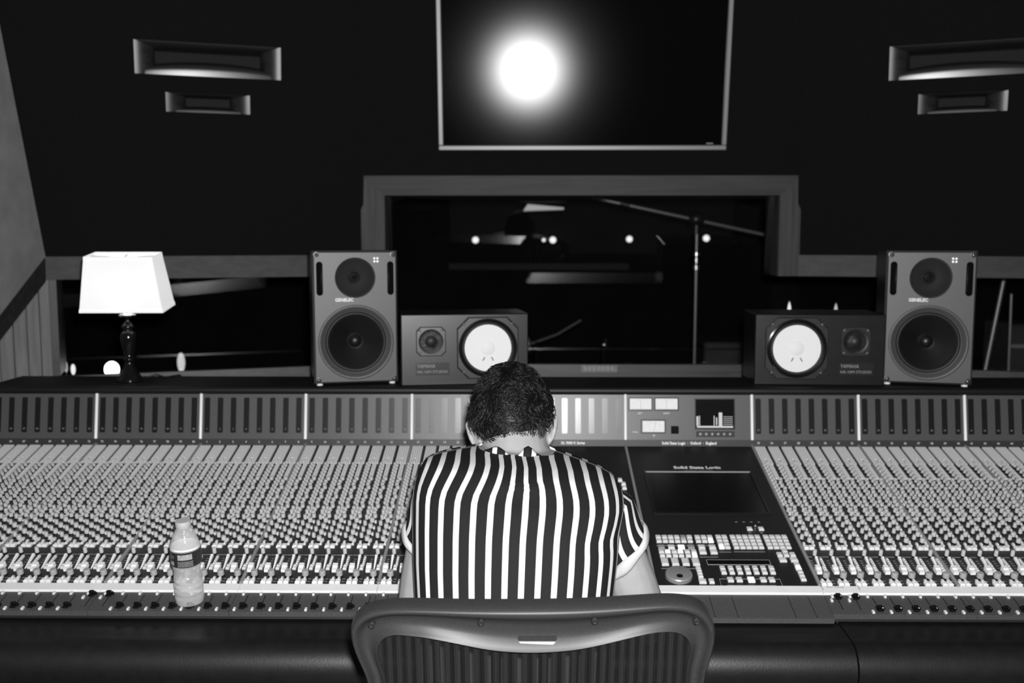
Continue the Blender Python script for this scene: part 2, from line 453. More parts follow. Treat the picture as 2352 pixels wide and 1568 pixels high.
# microphone stand with a long boom
Y = 5.3
p0 = hitY(1600, 560, Y); pb = hitY(1592, 840, Y)
t = thing('microphone_stand', 'tall microphone stand with long slanting boom behind the glass', 'stand', (p0.x, Y, 0))
M_pole = mat('stand_steel', 0.30, 0.35, 0.5, metal=0.6)
mb = MB(); mb.tube([(0, 0, 0.12), (0, 0, p0.z + 0.10)], 0.009, 10); part('pole', mb, M_pole, t, smooth=40)
c0 = hitY(1345, 450, Y); c1 = hitY(1752, 538, Y); cc = hitY(1600, 503, Y)
L = lambda q: Vector((q.x - p0.x, q.y - Y, q.z))
mb = MB(); mb.tube([L(c0) + (L(c0)-L(c1))*0.25, L(c1)], 0.010, 10); part('boom', mb, M_pole, t, smooth=40)
mb = MB(); mb.tube([L(hitY(1424, 466, Y)), L(hitY(1446, 472, Y))], 0.018, 10); mb.ball(L(cc), (0.045, 0.035, 0.04)); mb.tube([L(cc) + Vector((0,0,-0.08)), L(cc)], 0.02, 10)
part('clutch', mb, M_black, t, smooth=40)
q = L(hitY(1605, 600, Y)); mb = MB(); mb.lathe([(0.012,-.05),(0.022,-.045),(0.022,-.02),(0.014,-.01),(0.014,.02),(0.024,.03),(0.024,.045),(0.01,.05)], 14, Tm((0,0,q.z)))
part('height_collar', mb, M_chrome, t, smooth=30)
mb = MB()
for k in range(3):
    an = k*2.094 + 0.4; mb.tube([(0,0,0.14), (0.32*math.cos(an), 0.32*math.sin(an), 0.012)], 0.011, 8)
part('tripod_leg', mb, M_black, t, smooth=40)
mb = MB(); q = L(c1); mb.tube([q, q + Vector((0.05, 0, -0.01))], [0.02, 0.024], 12); part('microphone', mb, M_black, t, smooth=40)

# low boom lying across behind the head
Y = 5.6
a, b = hitY(1212, 792, Y), hitY(1335, 735, Y)
t = thing('boom_arm', 'faint low boom arm rising to the right, above the nameplate', 'stand', (a.x, Y, 0))
mb = MB(); mb.tube([(0,0,a.z), ((b.x-a.x)*.55, 0, a.z + (b.z-a.z)*.42), (b.x-a.x, 0, b.z)], 0.007, 8); part('boom', mb, M_pole, t, smooth=40)
mb = MB(); mb.ball((0,0,a.z), (0.02,0.02,0.045)); part('counterweight', mb, M_pole, t, smooth=True)
mb = MB(); mb.tube([(0.05,0,0.0),(0.05,0,a.z+0.02)], 0.01, 8); mb.lathe([(0.16,0),(0.16,0.015),(0.02,0.03)], 20, Tm((0.05,0,0)))
part('upright', mb, M_black, t, smooth=40)
a = hitY(1387, 792, 5.4)
t = thing('cymbal_stand', 'short chrome-topped stand glinting above the nameplate', 'stand', (a.x, 5.4, 0))
mb = MB(); mb.tube([(0,0,0),(0,0,a.z)], 0.009, 8); mb.lathe([(0.14,0),(0.14,0.012),(0.015,0.03)], 20); part('upright', mb, M_black, t, smooth=40)
mb = MB(); mb.ball((0,-0.01,a.z), (0.012,0.012,0.02)); mb.tube([(0.01,0,a.z-0.05),(0.01,0,a.z+0.04)], 0.006, 8); part('finial', mb, M_chrome, t, smooth=True)
a, b = hitY(1740, 805, 6.2), hitY(1618, 797, 6.2)
t = thing('equipment_case', 'low grey flight case lying behind the glass beside the stand pole', 'case', ((a.x+b.x)/2, 6.2, 0))
mb = MB(); mb.box(-(a.x-b.x)/2, (a.x-b.x)/2+.15, 0, 0.4, 0.04, b.z + .03, 0.01); part('case_body', mb, mat('case_grey', 0.07, 0.6, 0.3, noise=.2, nscale=8), t)
mb = MB(); mb.box(-(a.x-b.x)/2-.005, (a.x-b.x)/2+.155, -0.005, 0.405, b.z - 0.02, b.z - 0.005, 0); part('edge_band', mb, M_black, t)
mb = MB()
for X in (-.2, .3):
    for Yy in (.06, .34): mb.lathe([(0.03,0),(0.03,0.045)], 12, Tm((X, Yy, 0)))
part('caster', mb, M_black, t)

# two leaning poles on the right
for (xa, ya, xb, yb, lab, r) in ((2306, 640, 2261, 858, 'slanting steel pole right of the right grey monitor, thicker one', 0.011), (2323, 675, 2316, 858, 'thin near-upright pole at the far right edge of the window', 0.007)):
    Y = 4.75; a = hitY(xa, ya, Y); b = hitY(xb, yb, Y)
    t = thing('stand_pole', lab, 'pole', (b.x, Y, 0), group='poles leaning behind the right window')
    foot = Vector((0, 0, 0.0)); d = Vector((a.x - b.x, 0, a.z - b.z)); mb = MB()
    f0 = Vector((0,0,b.z)) - d * (b.z / d.z) * 0.98
    mb.tube([f0, Vector((0,0,b.z)) + d], r, 10); part('shaft', mb, M_pole, t, smooth=40)
    mb = MB(); mb.ball((0,0,0.02), 0.02, Tm((f0.x,0,0))); part('foot', mb, M_rubber, t, smooth=True)
a = hitY(2345, 760, 5.0)
t = thing('amplifier', 'dim grey equipment box at the right edge behind the thin pole', 'amplifier', (a.x + 0.25, 5.0, 0))
h0 = hitY(2330, 790, 5.0).z; h1 = hitY(2330, 745, 5.0).z
mb = MB(); mb.box(-0.30, 0.3, 0, 0.3, 0.03, h1, 0.01); part('cabinet', mb, mat('amp_grey', 0.05, 0.6, 0.3, noise=.2, nscale=10), t)
mb = MB(); mb.box(-0.30, 0.3, -0.012, 0, h0 - 0.02, h0, 0.003); part('trim_strip', mb, M_rail, t)
mb = MB()
for X in (-.24, .24): mb.box(X-.03, X+.03, 0.02, 0.28, 0, 0.03)
part('foot', mb, M_rubber, t)

# emissive bulbs put behind the glass to stand for reflections in it
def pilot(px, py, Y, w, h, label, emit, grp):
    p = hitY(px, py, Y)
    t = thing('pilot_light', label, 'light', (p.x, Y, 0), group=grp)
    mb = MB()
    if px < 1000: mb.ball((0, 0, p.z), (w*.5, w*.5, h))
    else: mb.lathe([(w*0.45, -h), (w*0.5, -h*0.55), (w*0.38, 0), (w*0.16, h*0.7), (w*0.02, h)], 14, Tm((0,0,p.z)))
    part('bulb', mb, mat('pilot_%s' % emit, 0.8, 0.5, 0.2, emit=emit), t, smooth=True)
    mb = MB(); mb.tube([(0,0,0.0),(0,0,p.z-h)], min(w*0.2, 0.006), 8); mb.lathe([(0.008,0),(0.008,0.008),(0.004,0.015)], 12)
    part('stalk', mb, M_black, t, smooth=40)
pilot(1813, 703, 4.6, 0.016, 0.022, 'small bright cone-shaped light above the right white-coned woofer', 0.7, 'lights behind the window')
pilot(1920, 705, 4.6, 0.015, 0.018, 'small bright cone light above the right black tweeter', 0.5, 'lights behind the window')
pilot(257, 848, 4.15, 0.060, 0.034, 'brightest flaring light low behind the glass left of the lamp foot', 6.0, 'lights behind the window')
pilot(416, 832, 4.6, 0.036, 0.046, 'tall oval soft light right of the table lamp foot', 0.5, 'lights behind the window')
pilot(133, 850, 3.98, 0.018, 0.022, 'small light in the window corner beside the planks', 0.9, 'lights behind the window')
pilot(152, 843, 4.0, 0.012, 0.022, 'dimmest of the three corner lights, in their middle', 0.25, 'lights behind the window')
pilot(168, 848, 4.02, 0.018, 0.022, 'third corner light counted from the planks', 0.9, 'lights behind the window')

# nameplate on the sill board
p = hitY(1376, 846, YW - TH)
t = thing('nameplate', 'small blurred metal nameplate on the wooden sill board', 'sign', (p.x, YW - TH, p.z))
mb = MB(); mb.box(-0.074, 0.074, -0.004, 0, -0.016, 0.016, 0.001); part('plate', mb, M_plate, t)
mb = MB()
for k in range(7): mb.box(-0.062 + k*0.018, -0.050 + k*0.018, -0.006, -0.004, -0.007, 0.008 + 0.002*(k % 2))
part('raised_mark', mb, mat('plate_mark', 0.26, 0.4, 0.5), t)

# ------------------------------------------------------------------ soffit ports (flared wooden slots)
def port(side, idx, label, glossy, bow):
    fn = on_left if side == 'L' else on_right_up
    n0, d0 = (nL, dL) if side == 'L' else (nRu, dRu)
    ta, tb, z0, z1 = PR_[side][idx]
    c = fn((ta + tb)/2, (z0 + z1)/2); w = (tb - ta)/2; hh = (z1 - z0)/2/math.cos(R(9))
    ex = Vector(d0) if d0.x > 0 else -Vector(d0); nl = (n0 - Vector((0,0,1))*LEAN*1.0).normalized()
    ez = (n0*LEAN + Vector((0,0,1))).normalized(); ey = -nl
    t = thing('monitor_port', label, 'speaker port')
    t.matrix_world = Matrix(((ex.x, ey.x, ez.x, c.x), (ex.y, ey.y, ez.y, c.y), (ex.z, ez.z*0 + ey.z, ez.z, c.z), (0,0,0,1)))
    n = 24; e = .0015; W_ = w - e; H_ = hh - e
    # lower lip: a bowed, lacquered roll that swells towards its middle
    mb = MB(); rings = []
    for j in range(n + 1):
        f = -1 + 2*j/n; x = W_*f; th = H_*(.14 + bow*math.sqrt(max(0, 1 - f*f)))
        prof = [(x, .008 + .002*k/10 + + .075*(k/10)**9, -H_ + th*k/10) for k in range(11)]
        rings.append([(x, .008, -H_)] + prof[1:] + [(x, .16, -H_ + th), (x, .16, -H_)])
    mb.loft(rings, True, True, True); part('lower_lip', mb, glossy, t, smooth=35)
    mb = MB(); rings = []
    for j in range(n + 1):
        f = -1 + 2*j/n; x = W_*f; th = H_*.62
        prof = [(x, .002 + .12*(1 - math.cos(R(9*k))), H_ - th*math.sin(R(9*k))) for k in range(11)]
        rings.append(prof + [(x, .16, H_ - th), (x, .16, H_)])
    mb.loft(rings, True, True, True); part('upper_lip', mb, M_port, t, smooth=35)
    for sg in (-1, 1):
        mb = MB(); rings = []
        for k in range(11):
            an = R(9*k); x = sg*(W_ - .070*math.sin(an)); y = .002 + .05*(1 - math.cos(an))
            rings.append([(x, y, -H_), (x, y, H_), (sg*W_, y + .001, H_), (sg*W_, y + .001, -H_)])
        mb.loft(rings, True, True, True); part('cheek', mb, M_port, t, smooth=35)
    mb = MB(); mb.box(-W_, W_, 0.15, 0.17, -H_, H_); part('throat', mb, mat('port_throat', 0.02, 0.8, 0.2), t)
M_lip = mat('port_lacquer', 0.03, 0.21, 0.28)
M_lip2 = mat('port_lacquer_dull', 0.03, 0.45, 0.4)
port('L', 0, 'large flared wooden port slot on the dark left wall, upper', M_lip, .72)
port('L', 1, 'small flared wooden port slot below the large left one', M_lip2, .35)
port('R', 0, 'large flared wooden port slot on the dark right wall, upper', M_lip, .72)
port('R', 1, 'small flared wooden port slot below the large right one', M_lip2, .35)

# ------------------------------------------------------------------ television
bl = hitY(1008, 345, 3.80); br = hitY(1667, 345, 3.80)
wtv = (br.x - bl.x) / 2; htv = 2*wtv*0.575
tv = thing('television', 'large wall television with pale bezel reflecting the flash', 'television', ((bl.x+br.x)/2, 3.80, bl.z), (R(8.8), 0, 0))
fbw = 0.0185
mb = MB()
mb.box(-wtv, wtv, -0.012, 0.03, 0, fbw, 0.003); mb.box(-wtv, wtv, -0.012, 0.03, htv - fbw, htv, 0.003)
mb.box(-wtv, -wtv + fbw, -0.012, 0.03, fbw, htv - fbw, 0.003); mb.box(wtv - fbw, wtv, -0.012, 0.03, fbw, htv - fbw, 0.003)
part('bezel', mb, M_bezel, tv)
mb = MB(); mb.box(-wtv + fbw, wtv - fbw, -0.004, 0.025, fbw, htv - fbw); part('screen', mb, M_tv, tv)
mb = MB(); mb.box(-wtv*0.95, wtv*0.95, 0.03, 0.06, 0.04, htv - 0.04, 0.01); part('rear_shell', mb, M_black, tv)
mb = MB(); mb.box(-0.2, 0.2, 0.06, 0.12, 0.2, 0.45, 0.01); part('wall_mount', mb, M_black, tv)
mb = MB(); mb.box(wtv - 0.075, wtv - 0.05, -0.006, -0.004, fbw + 0.004, fbw + 0.008); part('badge', mb, M_textgrey, tv)

# ================================================================== MIXING CONSOLE
YR = 2.8875
PR = hitY(1203, 1025, YR); PF = hitY(1203, 1343, 2.199)
SL = math.atan2(PR.z - PF.z, PR.y - PF.y)
UP = Vector((0, math.cos(SL), math.sin(SL))); NRM = Vector((0, -math.sin(SL), math.cos(SL)))
def S(px, py):               # photo point on the console top -> (X, s) with s measured from the rear edge
    p = hit(px, py, PR, NRM); return p.x, -(p - PR).dot(UP)
def sy(py): return S(1203, py)[1]
CB = Vector((0, 2.6, 0))
con = thing('mixing_console', 'long analog mixing console full of knobs with meter bridge', 'mixing console', CB)
bx = [S(x, 1026)[0] for x in (458, 700, 945, 1190, 1437, 1728, 1973, 2217)]
wB = bx[1] - bx[0]
X = [bx[0] - 2*wB, bx[0] - wB] + bx + [bx[-1] + (bx[-1]-bx[-2])]
BAYS = ['L1','L2','L3','L4','L5','C1','C2','R1','R2','R3']
XL, XR = X[0], X[-1]
S_END = sy(1344); S_TAPE0, S_TAPE1 = sy(1345.5), sy(1362); S_LOW = sy(1406)
ROT = (SL, 0, 0)
def OL(x, s, n=0.0): return PR - UP*s + NRM*n + Vector((x - PR.x, 0, 0)) - CB     # console-local location

# body and structure
def prof_part(name, poly, mt, x0=XL, x1=XR, smooth=False):
    mb = MB(); mb.loft([[Vector((x0, y, z)) - CB for y, z in poly], [Vector((x1, y, z)) - CB for y, z in poly]])
    return part(name, mb, mt, con, smooth=smooth)
pe = PR - UP*S_LOW
prof_part('console_body', [(PR.y + .28, 0.72), (PR.y + .28, PR.z + .10), (PR.y + .02, PR.z - .02), (pe.y + .02, pe.z - .02), (pe.y + .01, pe.z - .09), (PR.y - .3, 0.64)], M_dark)
for i, x in enumerate((XL + .25, -0.75, 0.80, XR - .25)):
    mb = MB(); mb.box(x - .09, x + .09, 2.50, 3.05, 0.0, 0.70, 0.01, Matrix.Translation(-CB)); part('pedestal', mb, M_dark, con)
for x in (XL - .03, XR):
    prof_part('end_cheek', [(PR.y + .30, 0.60), (PR.y + .30, 1.10), (PR.y + .02, PR.z + .02), (pe.y, pe.z + .01), (pe.y - .12, pe.z - .05), (pe.y - .1, 0.60)], M_dark, x, x + .03)
# leather armrest, left and right of a seam
zA = pe.z - 0.022
def arm_poly():
    pts = [(pe.y + .012, zA)]
    for k in range(11):
        a = R(80 + k*20); pts.append((pe.y - .085 + .052*math.cos(a), zA - .058 + .055*math.sin(a)))
    pts.append((pe.y + .012, zA - .12)); return pts
xs_ = hitY(1962, 1465, pe.y - .1).x
prof_part('armrest', arm_poly(), M_leather, XL - .03, xs_ - .002, 40)
prof_part('armrest', arm_poly(), M_leather, xs_ + .002, XR + .03, 40)
mb = MB(); mb.box(XL, XR, pe.y - .02, pe.y + .012, zA - .32, zA - .10, 0, Matrix.Translation(-CB)); part('knee_panel', mb, M_black, con)
mb = MB(); mb.box(XL, XR, pe.y - .03, pe.y - .02, zA - .165, zA - .160, 0, Matrix.Translation(-CB)); part('knee_bead', mb, M_rail, con)

# shared small meshes (local z = panel normal)
def knob_mesh(r, h, n=8):
    mb = MB(); mb.cur = 1; mb.lathe([(r*1.15, 0), (r*1.1, h*0.28)], n, cap0=False)
    mb.cur = 0; mb.lathe([(r, h*0.28), (r*0.96, h*0.92), (r*0.8, h)], n, cap0=False)
    return mb
def btn_mb(w, d, h):
    mb = MB(); c = min(w, d)*0.18
    mb.loft([[(-w/2,-d/2,0),(w/2,-d/2,0),(w/2,d/2,0),(-w/2,d/2,0)], [(-w/2,-d/2,h*.7),(w/2,-d/2,h*.7),(w/2,d/2,h*.7),(-w/2,d/2,h*.7)],
             [(-w/2+c,-d/2+c,h),(w/2-c,-d/2+c,h),(w/2-c,d/2-c,h),(-w/2+c,d/2-c,h)]], True, False, True)
    return mb
KN_T = knob_mesh(0.0048, 0.0165); KN_W = knob_mesh(0.0062, 0.015)
KN_S = knob_mesh(0.0042, 0.0115, 6); KN_M = knob_mesh(0.0053, 0.013, 7)
ME = {id(KN_T): KN_T.mesh('knob', [M_knob, M_black], 40), id(KN_W): KN_W.mesh('knob', [M_knob, M_black], 40),
      id(KN_S): KN_S.mesh('knob', [M_knob, M_black], 40), id(KN_M): KN_M.mesh('knob', [M_knob, M_black], 40)}
me_pan = knob_mesh(0.0048, 0.020, 10).mesh('pan_knob', [M_knob, M_black], 40)
me_lev = knob_mesh(0.0080, 0.017, 12).mesh('level_knob', [M_dimknob, M_black], 40)
def cap_mb():
    mb = MB(); mb.loft([[(-.0058,-.011,0),(.0058,-.011,0),(.0058,.011,0),(-.0058,.011,0)], [(-.0058,-.011,.007),(.0058,-.011,.007),(.0058,.011,.012),(-.0058,.011,.012)]], True, False, False)
    o = len(mb.v); mb.add([(-.0058,-.011,.007),(.0058,-.011,.007),(.0058,-.001,.008),(-.0058,-.001,.008),(-.0058,.0005,.011),(.0058,.0005,.011),(.0058,.011,.012),(-.0058,.011,.012)], [(0,1,2,3),(3,2,5,4),(4,5,6,7)])
    return mb
me_cap = cap_mb().mesh('fader_cap', M_white)
me_big = btn_mb(0.0115, 0.0135, 0.007).mesh('push_button', M_front)
def wedge_mb():
    mb = MB(); mb.loft([[(-.0012,-.026,0),(.0012,-.026,0),(.0030,.026,0),(-.0030,.026,0)], [(-.0012,-.026,.003),(.0012,-.026,.003),(.0030,.026,.006),(-.0030,.026,.006)]], True, False, True)
    return mb
me_wedge = wedge_mb().mesh('fader_lever', M_bar)  # white wedge put in for the gleam inside the fader slot
def fk_mb():
    mb = MB(); mb.box(-.0070,.0070,-.009,.009,0.001,.007,.002); mb.box(-.0058,.0058,-.0035,.0035,.007,.013,.0015); mb.box(.006,.011,-.003,.004,.001,.008,.0015)
    return mb
me_fk = fk_mb().mesh('fader_knob', M_gloss)
me_dot = btn_mb(0.0052, 0.0085, 0.005).mesh('small_button', M_button)

field = MB(); bfield = MB(); sfield = MB()
cand = []          # (distance, bay object, local x, local y, MB)
bay_obj = {}
RAIL = 0.0035
def field_add(dst, src, T, shift=0):
    o = len(dst.v)
    dst.v += [tuple(T @ Vector(p)) for p in src.v]
    for f, mi in zip(src.f, src.m): dst.f.append(tuple(i + o for i in f)); dst.m.append(mi + shift)
BT_R = btn_mb(0.0052, 0.0084, 0.006); BT_C = btn_mb(0.0052, 0.0075, 0.006); BT_F = btn_mb(0.0055, 0.0075, 0.006); BT_W = btn_mb(0.0085, 0.0085, 0.006)
s_mat0, s_mat1 = sy(1027.5), sy(1066)
low_up = {('L2', 7), ('L3', 0), ('R1', 0), ('R1', 1)}
for bi, bay in enumerate(BAYS):
    x0, x1 = X[bi], X[bi+1]; w = x1 - x0
    Tb = Matrix.Translation(OL(x0, 0)) @ Euler(ROT, 'XYZ').to_matrix().to_4x4()
    mb = MB(); mb.box(RAIL, w - RAIL, -S_END, 0.006, -0.018, 0)
    bo = part('channel_bay' if bay not in ('C1','C2') else 'centre_panel', mb, M_strip if bay not in ('C1','C2') else M_dark, con, OL(x0, 0), ROT)
    bay_obj[bay] = bo
    mb = MB(); mb.box(-RAIL, RAIL, -S_END, 0.006, -0.01, 0.006, 0.001)
    part('divider_rail', mb, M_rail, con, OL(x0, 0), ROT)
    # white scribble strip
    mb = MB(); mb.box(0.0004, w - 0.0004, -S_TAPE1, -S_TAPE0, -0.012, 0.004, 0.0008)
    part('scribble_strip', mb, M_tape, con, OL(x0, 0), ROT)
    # lower panel
    low = S_LOW + (0.016 if bay == 'C2' else 0)
    mb = MB(); mb.box(0.0006, w - 0.0006, -low, -S_TAPE1 - 0.0008, -0.014, -0.001)
    pitch = w / 8; mb.cur = 1
    if bay not in ('C2',):
        for c in range(8):
            xc = pitch*(c + .5) + 0.0075; mb.box(xc - .0009, xc + .0009, -sy(1396), -sy(1367.5), -0.001, -0.0006, bottom=False)
    else:
        for xx in (0.115, 0.165, 0.29, 0.335): mb.box(xx - .0006, xx + .0006, -low + .002, -S_TAPE1 - .006, -0.001, -0.0006, bottom=False)
    lo = part('fader_panel', mb, [M_fader, M_black], con, OL(x0, 0), ROT)
    if bay != 'C2':
        for c in range(8):
            xc = pitch*(c + .5)
            up = (bay, c) in low_up
            link('small_button', me_dot, lo, (xc - .003, -sy(1366.5), -.001)); link('small_button', me_dot, lo, (xc - .0085, -sy(1376 if up else 1402), -.001))
            link('fader_knob', me_fk, lo, (xc + .0075, -sy(1370 if up else 1397), -.001))
    if bay in ('C1', 'C2'): continue
    for c in range(8):
        xc = pitch*(c + .5)
        # routing matrix
        for r in range(11):
            s = s_mat0 + 0.0035 + r*0.0100
            if s > s_mat1: break
            for k in range(5):
                if (r, k) == (8, 2): continue
                field_add(bfield, BT_R, Tb @ Matrix.Translation((xc + (k - 2)*0.0062, -s, 0)))
        s = s_mat1 + .004; k = 0
        while s < sy(1168):
            cand.append((s, bo, bay, xc + (-.0135 if k % 2 else -.0065), -s, KN_S, Tb)); s += .0092; k += 1
        s = s_mat1 + .004
        while s < sy(1100):
            for dx in (.0035, .0095): field_add(bfield, BT_C, Tb @ Matrix.Translation((xc + dx, -s, 0)))
            s += .0088
        s = sy(1105); k = 0
        while s < sy(1192):
            cand.append((s, bo, bay, xc + (.0065 if k % 3 else .0105), -s, KN_M, Tb)); s += .0168; k += 1
        for y_ in (1176, 1184): cand.append((sy(y_), bo, bay, xc - .010, -sy(y_), KN_T, Tb))
        for y_ in (1172, 1180, 1188): cand.append((sy(y_), bo, bay, xc - .0025, -sy(y_), KN_S, Tb))
        field_add(bfield, BT_F, Tb @ Matrix.Translation((xc - .0095, -sy(1248), 0)))
        for dx in (-.0115, -.005): field_add(bfield, BT_F, Tb @ Matrix.Translation((xc + dx, -sy(1191), 0)))
        for k in range(4):
            s1 = sy(1196) + k*.0292
            cand.append((s1, bo, bay, xc - .0095, -s1, KN_T, Tb))
            s2 = s1 + .0125
            cand.append((s2, bo, bay, xc + .0062, -s2, KN_W, Tb))
            field_add(bfield, BT_R, Tb @ Matrix.Translation((xc + .0145, -s2 + .002, 0)))
        for k in range(3): field_add(bfield, BT_F, Tb @ Matrix.Translation((xc + .0125, -sy(1248) + .010 - k*.0085, 0)))
        for dx in (-.0088, .0042): link('push_button', me_big, bo, (xc + dx, -sy(1257), 0))
        mb_ = None
        link('pan_knob', me_pan, bo, (xc + .0015, -sy(1276), 0))
        # section line, scale ticks
        sfield_T = Tb
        field_b = MB(); field_b.box(xc - pitch*.48, xc + pitch*.48, -sy(1276.5), -sy(1275.8), 0, .0006, bottom=False)
        for k in range(6):
            ss = sy(1285) + k*.0095; field_b.box(xc - .0135, xc - .008, -ss - .0006, -ss + .0006, 0, .0005, bottom=False)
        for yy in (1331, 1337): field_b.box(xc + .0125, xc + .0185, -sy(yy) - .0006, -sy(yy) + .0006, 0, .0005, bottom=False)
        field_add(sfield, field_b, Tb)
        link('fader_lever', me_wedge, bo, (xc + .0005, -sy(1297), .001), (R(10), 0, 0))
        for k in range(4): field_add(bfield, BT_F, Tb @ Matrix.Translation((xc + .0125, -sy(1284) - k*.0085, 0)))
        for k in range(2): field_add(bfield, BT_W, Tb @ Matrix.Translation((xc + .0105, -sy(1303) - k*.0095, 0)))
        link('fader_cap', me_cap, bo, (xc - .0095, -sy(1315), .006))
        link('level_knob', me_lev, bo, (xc + .0035, -sy(1325), 0))
        for dx in (-.0105, .0025): field_add(bfield, BT_F, Tb @ Matrix.Translation((xc + dx + .002, -sy(1332), 0)))
        for dx in (-.0092, .0038): link('push_button', me_big, bo, (xc + dx, -sy(1339), 0))
mb = MB(); mb.box(-RAIL, RAIL, -S_END, 0.006, -0.01, 0.006, 0.001); part('divider_rail', mb, M_rail, con, OL(XR, 0), ROT)
cand.sort(key=lambda c: -c[0])
n_single = 0
for (s, bo, bay, lx, ly, src, Tb) in cand:
    xw = bo.location.x + lx
    vis = -1.30 < xw < 1.55 and not (-0.22 < xw < 0.25)
    if n_single < 296 and vis:
        link('knob', ME[id(src)], bo, (lx, ly, 0)); n_single += 1
    else:
        field_add(field, src, Tb @ Matrix.Translation((lx, ly, 0)))
part('knob_field', field, [M_knob, M_black], con, smooth=40, stuff=True)
part('button_field', bfield, M_button, con, stuff=True)
part('panel_print', sfield, M_textgrey, con, stuff=True)

# handwriting on the tape
hx, hs = S(1917, 1352); me = text_mesh('Pro Tools', 0.0085, M_ink, shear=0.35, sx=1.15)
sc_ = [o for o in con.children if o.name.startswith('scribble_strip')]
link('handwriting', me, con, OL(hx, hs, .0046), ROT)
mb = MB()
for xx in (1884, 1968):
    a = S(xx, 1347); b = S(xx + 7, 1358); mb.tube([OL(a[0], a[1], .0046), OL(b[0], b[1], .0046)], .0006, 5)
part('pen_tick', mb, M_ink, con)

# a few controls on the dark centre panel beside the person
c1 = bay_obj['C1']; xo = X[5]
for (px, py) in ((1424, 1104), (1432, 1113), (1434, 1122)):
    a = S(px, py); link('push_button', me_big, c1, (a[0] - xo, -a[1], 0))

# ------------------------------------------------------------------ automation panel (C2)
c2 = bay_obj['C2']; xo = X[6]
K = 4.356
def P2(cx, cy):
    a = S(1420 + cx/K, 1160 + cy/K); return a[0] - xo, -a[1]
key_c = {}
def key(cx, cy, w=52, h=30, lit=False, dim=False, hh=.006):
    x, y = P2(cx, cy); a, b = P2(cx - w/2, cy), P2(cx + w/2, cy); c, d = P2(cx, cy - h/2), P2(cx, cy + h/2)
    ww = round(b[0] - a[0], 4); dd = round(c[1] - d[1], 4); k = (ww, dd, lit, dim)
    if k not in key_c: key_c[k] = btn_mb(ww, dd, hh).mesh('key', M_lit if lit else (M_rail if dim else M_button))
    o = link('key', key_c[k], c2, (x, y, 0))
    if lit: o['label'] = 'lit white key'
for i, xx in enumerate((400, 462, 523, 585, 647, 710)): key(xx, 327, dim=(i == 4)); key(xx + 7, 362)
for xx, l in ((790, 0), (852, 0), (915, 1)): key(xx, 327); key(xx + 10, 362, lit=bool(l))
for r, yy in enumerate((325, 358, 392, 425)):
    for xx in (1000, 1060): key(xx + r*11, yy, lit=(r == 3 and xx == 1000))
    for xx in (1142, 1204, 1266, 1328, 1390): key(xx + r*13, yy)
    for xx in (1475, 1537, 1598, 1660): key(xx + r*14, yy)
for xx, l, d in ((430, 0, 1), (530, 0, 0), (630, 1, 0), (728, 0, 1), (833, 0, 0), (940, 0, 0)): key(xx, 425, 66, 34, bool(l), bool(d))
for xx in (845, 955): key(xx, 474, 70, 36)
for i, xx in enumerate((432, 495, 560, 622, 690, 755)): key(xx, 472, lit=i in (1, 3)); key(xx + 9, 508, lit=i == 5)
for xx in (465, 568, 672, 775): key(xx, 574, 70, 66)
for xx, yy in ((1663, 465), (1613, 502), (1678, 502), (1743, 502)): key(xx, yy, 52, 36)
for xx in (1645, 1758): key(xx, 553, 72, 38)
for i, (xx, yy) in enumerate(((1787, 603), (1802, 637), (1820, 675), (1835, 710), (1850, 745))): key(xx, yy, 54, 34, lit=i == 1)
for k in range(7): key(1042 + k*81.5, 638, 52, 36); key(1055 + k*81.5, 676, 52, 36)
for xx, l in ((1122, 0), (1210, 0), (1330, 1), (1450, 0), (1535, 0)): key(xx, 752, 66 if l else 60, 46 if l else 40, lit=bool(l))
for xx, yy in ((800, 638), (808, 662), (816, 690), (824, 718)): key(xx, yy, 50, 26)
key(843, 768, 72, 40); key(933, 768, 52, 40)
key(1313, 243, 52, 28); key(1428, 243, 52, 28)
jx, jy = P2(1368, 250); mb = MB(); mb.lathe([(.004, 0), (.0025, .004), (.0025, .009), (.004, .013), (.002, .016)], 12); part('joystick', mb, M_chrome, c2, (jx, jy, 0), smooth=40)
# jog wheel
wx, wy = P2(605, 715); rw = P2(740, 715)[0] - wx
mb = MB(); mb.lathe([(rw, 0), (rw, .008), (rw*.95, .0105), (rw*.9, .011), (.001, .0115)], 48)
wh = part('jog_wheel', mb, M_alu, c2, (wx, wy, 0), smooth=30)
fx, fy = P2(613, 750); mb = MB(); mb.lathe([(.006, 0), (.0075, .0008), (.0075, .0012), (.0065, .0012), (.003, .0004)], 16); part('finger_dimple', mb, M_black, wh, (fx - wx, fy - wy, .0113), smooth=40)
# screen
q = [S(1487, 1085), S(1727, 1085), S(1757, 1178), S(1503, 1178)]
xs0 = (q[0][0] + q[3][0])/2 - xo; xs1 = (q[1][0] + q[2][0])/2 - xo; ya, yb = -q[0][1], -q[2][1]
mb = MB(); mb.box(xs0, xs1, yb, ya, 0, .0012); so = part('screen', mb, mat('dead_screen', 0.004, 0.3, 0.4), c2)
mb = MB(); mb.box(xs0 - .004, xs1 + .004, ya, ya + .005, 0, .0022); part('screen_lip', mb, M_knob, c2)
mb = MB(); mb.box(xs0 - .006, xs0, yb - .004, ya, 0, .004); mb.box(xs1, xs1 + .006, yb - .004, ya, 0, .004); mb.box(xs0 - .006, xs1 + .006, yb - .008, yb, 0, .003)
part('screen_surround', mb, M_black, c2)
a = S(1601, 1074); link('maker_lettering', text_mesh('Solid State Logic', .0215, M_text, bold=.0009, sx=.92), c2, (a[0] - xo, -a[1], .0006))
a = S(1604, 1080.5); link('maker_lettering', text_mesh('OXFORD · ENGLAND', .0085, M_textgrey), c2, (a[0] - xo, -a[1], .0006))
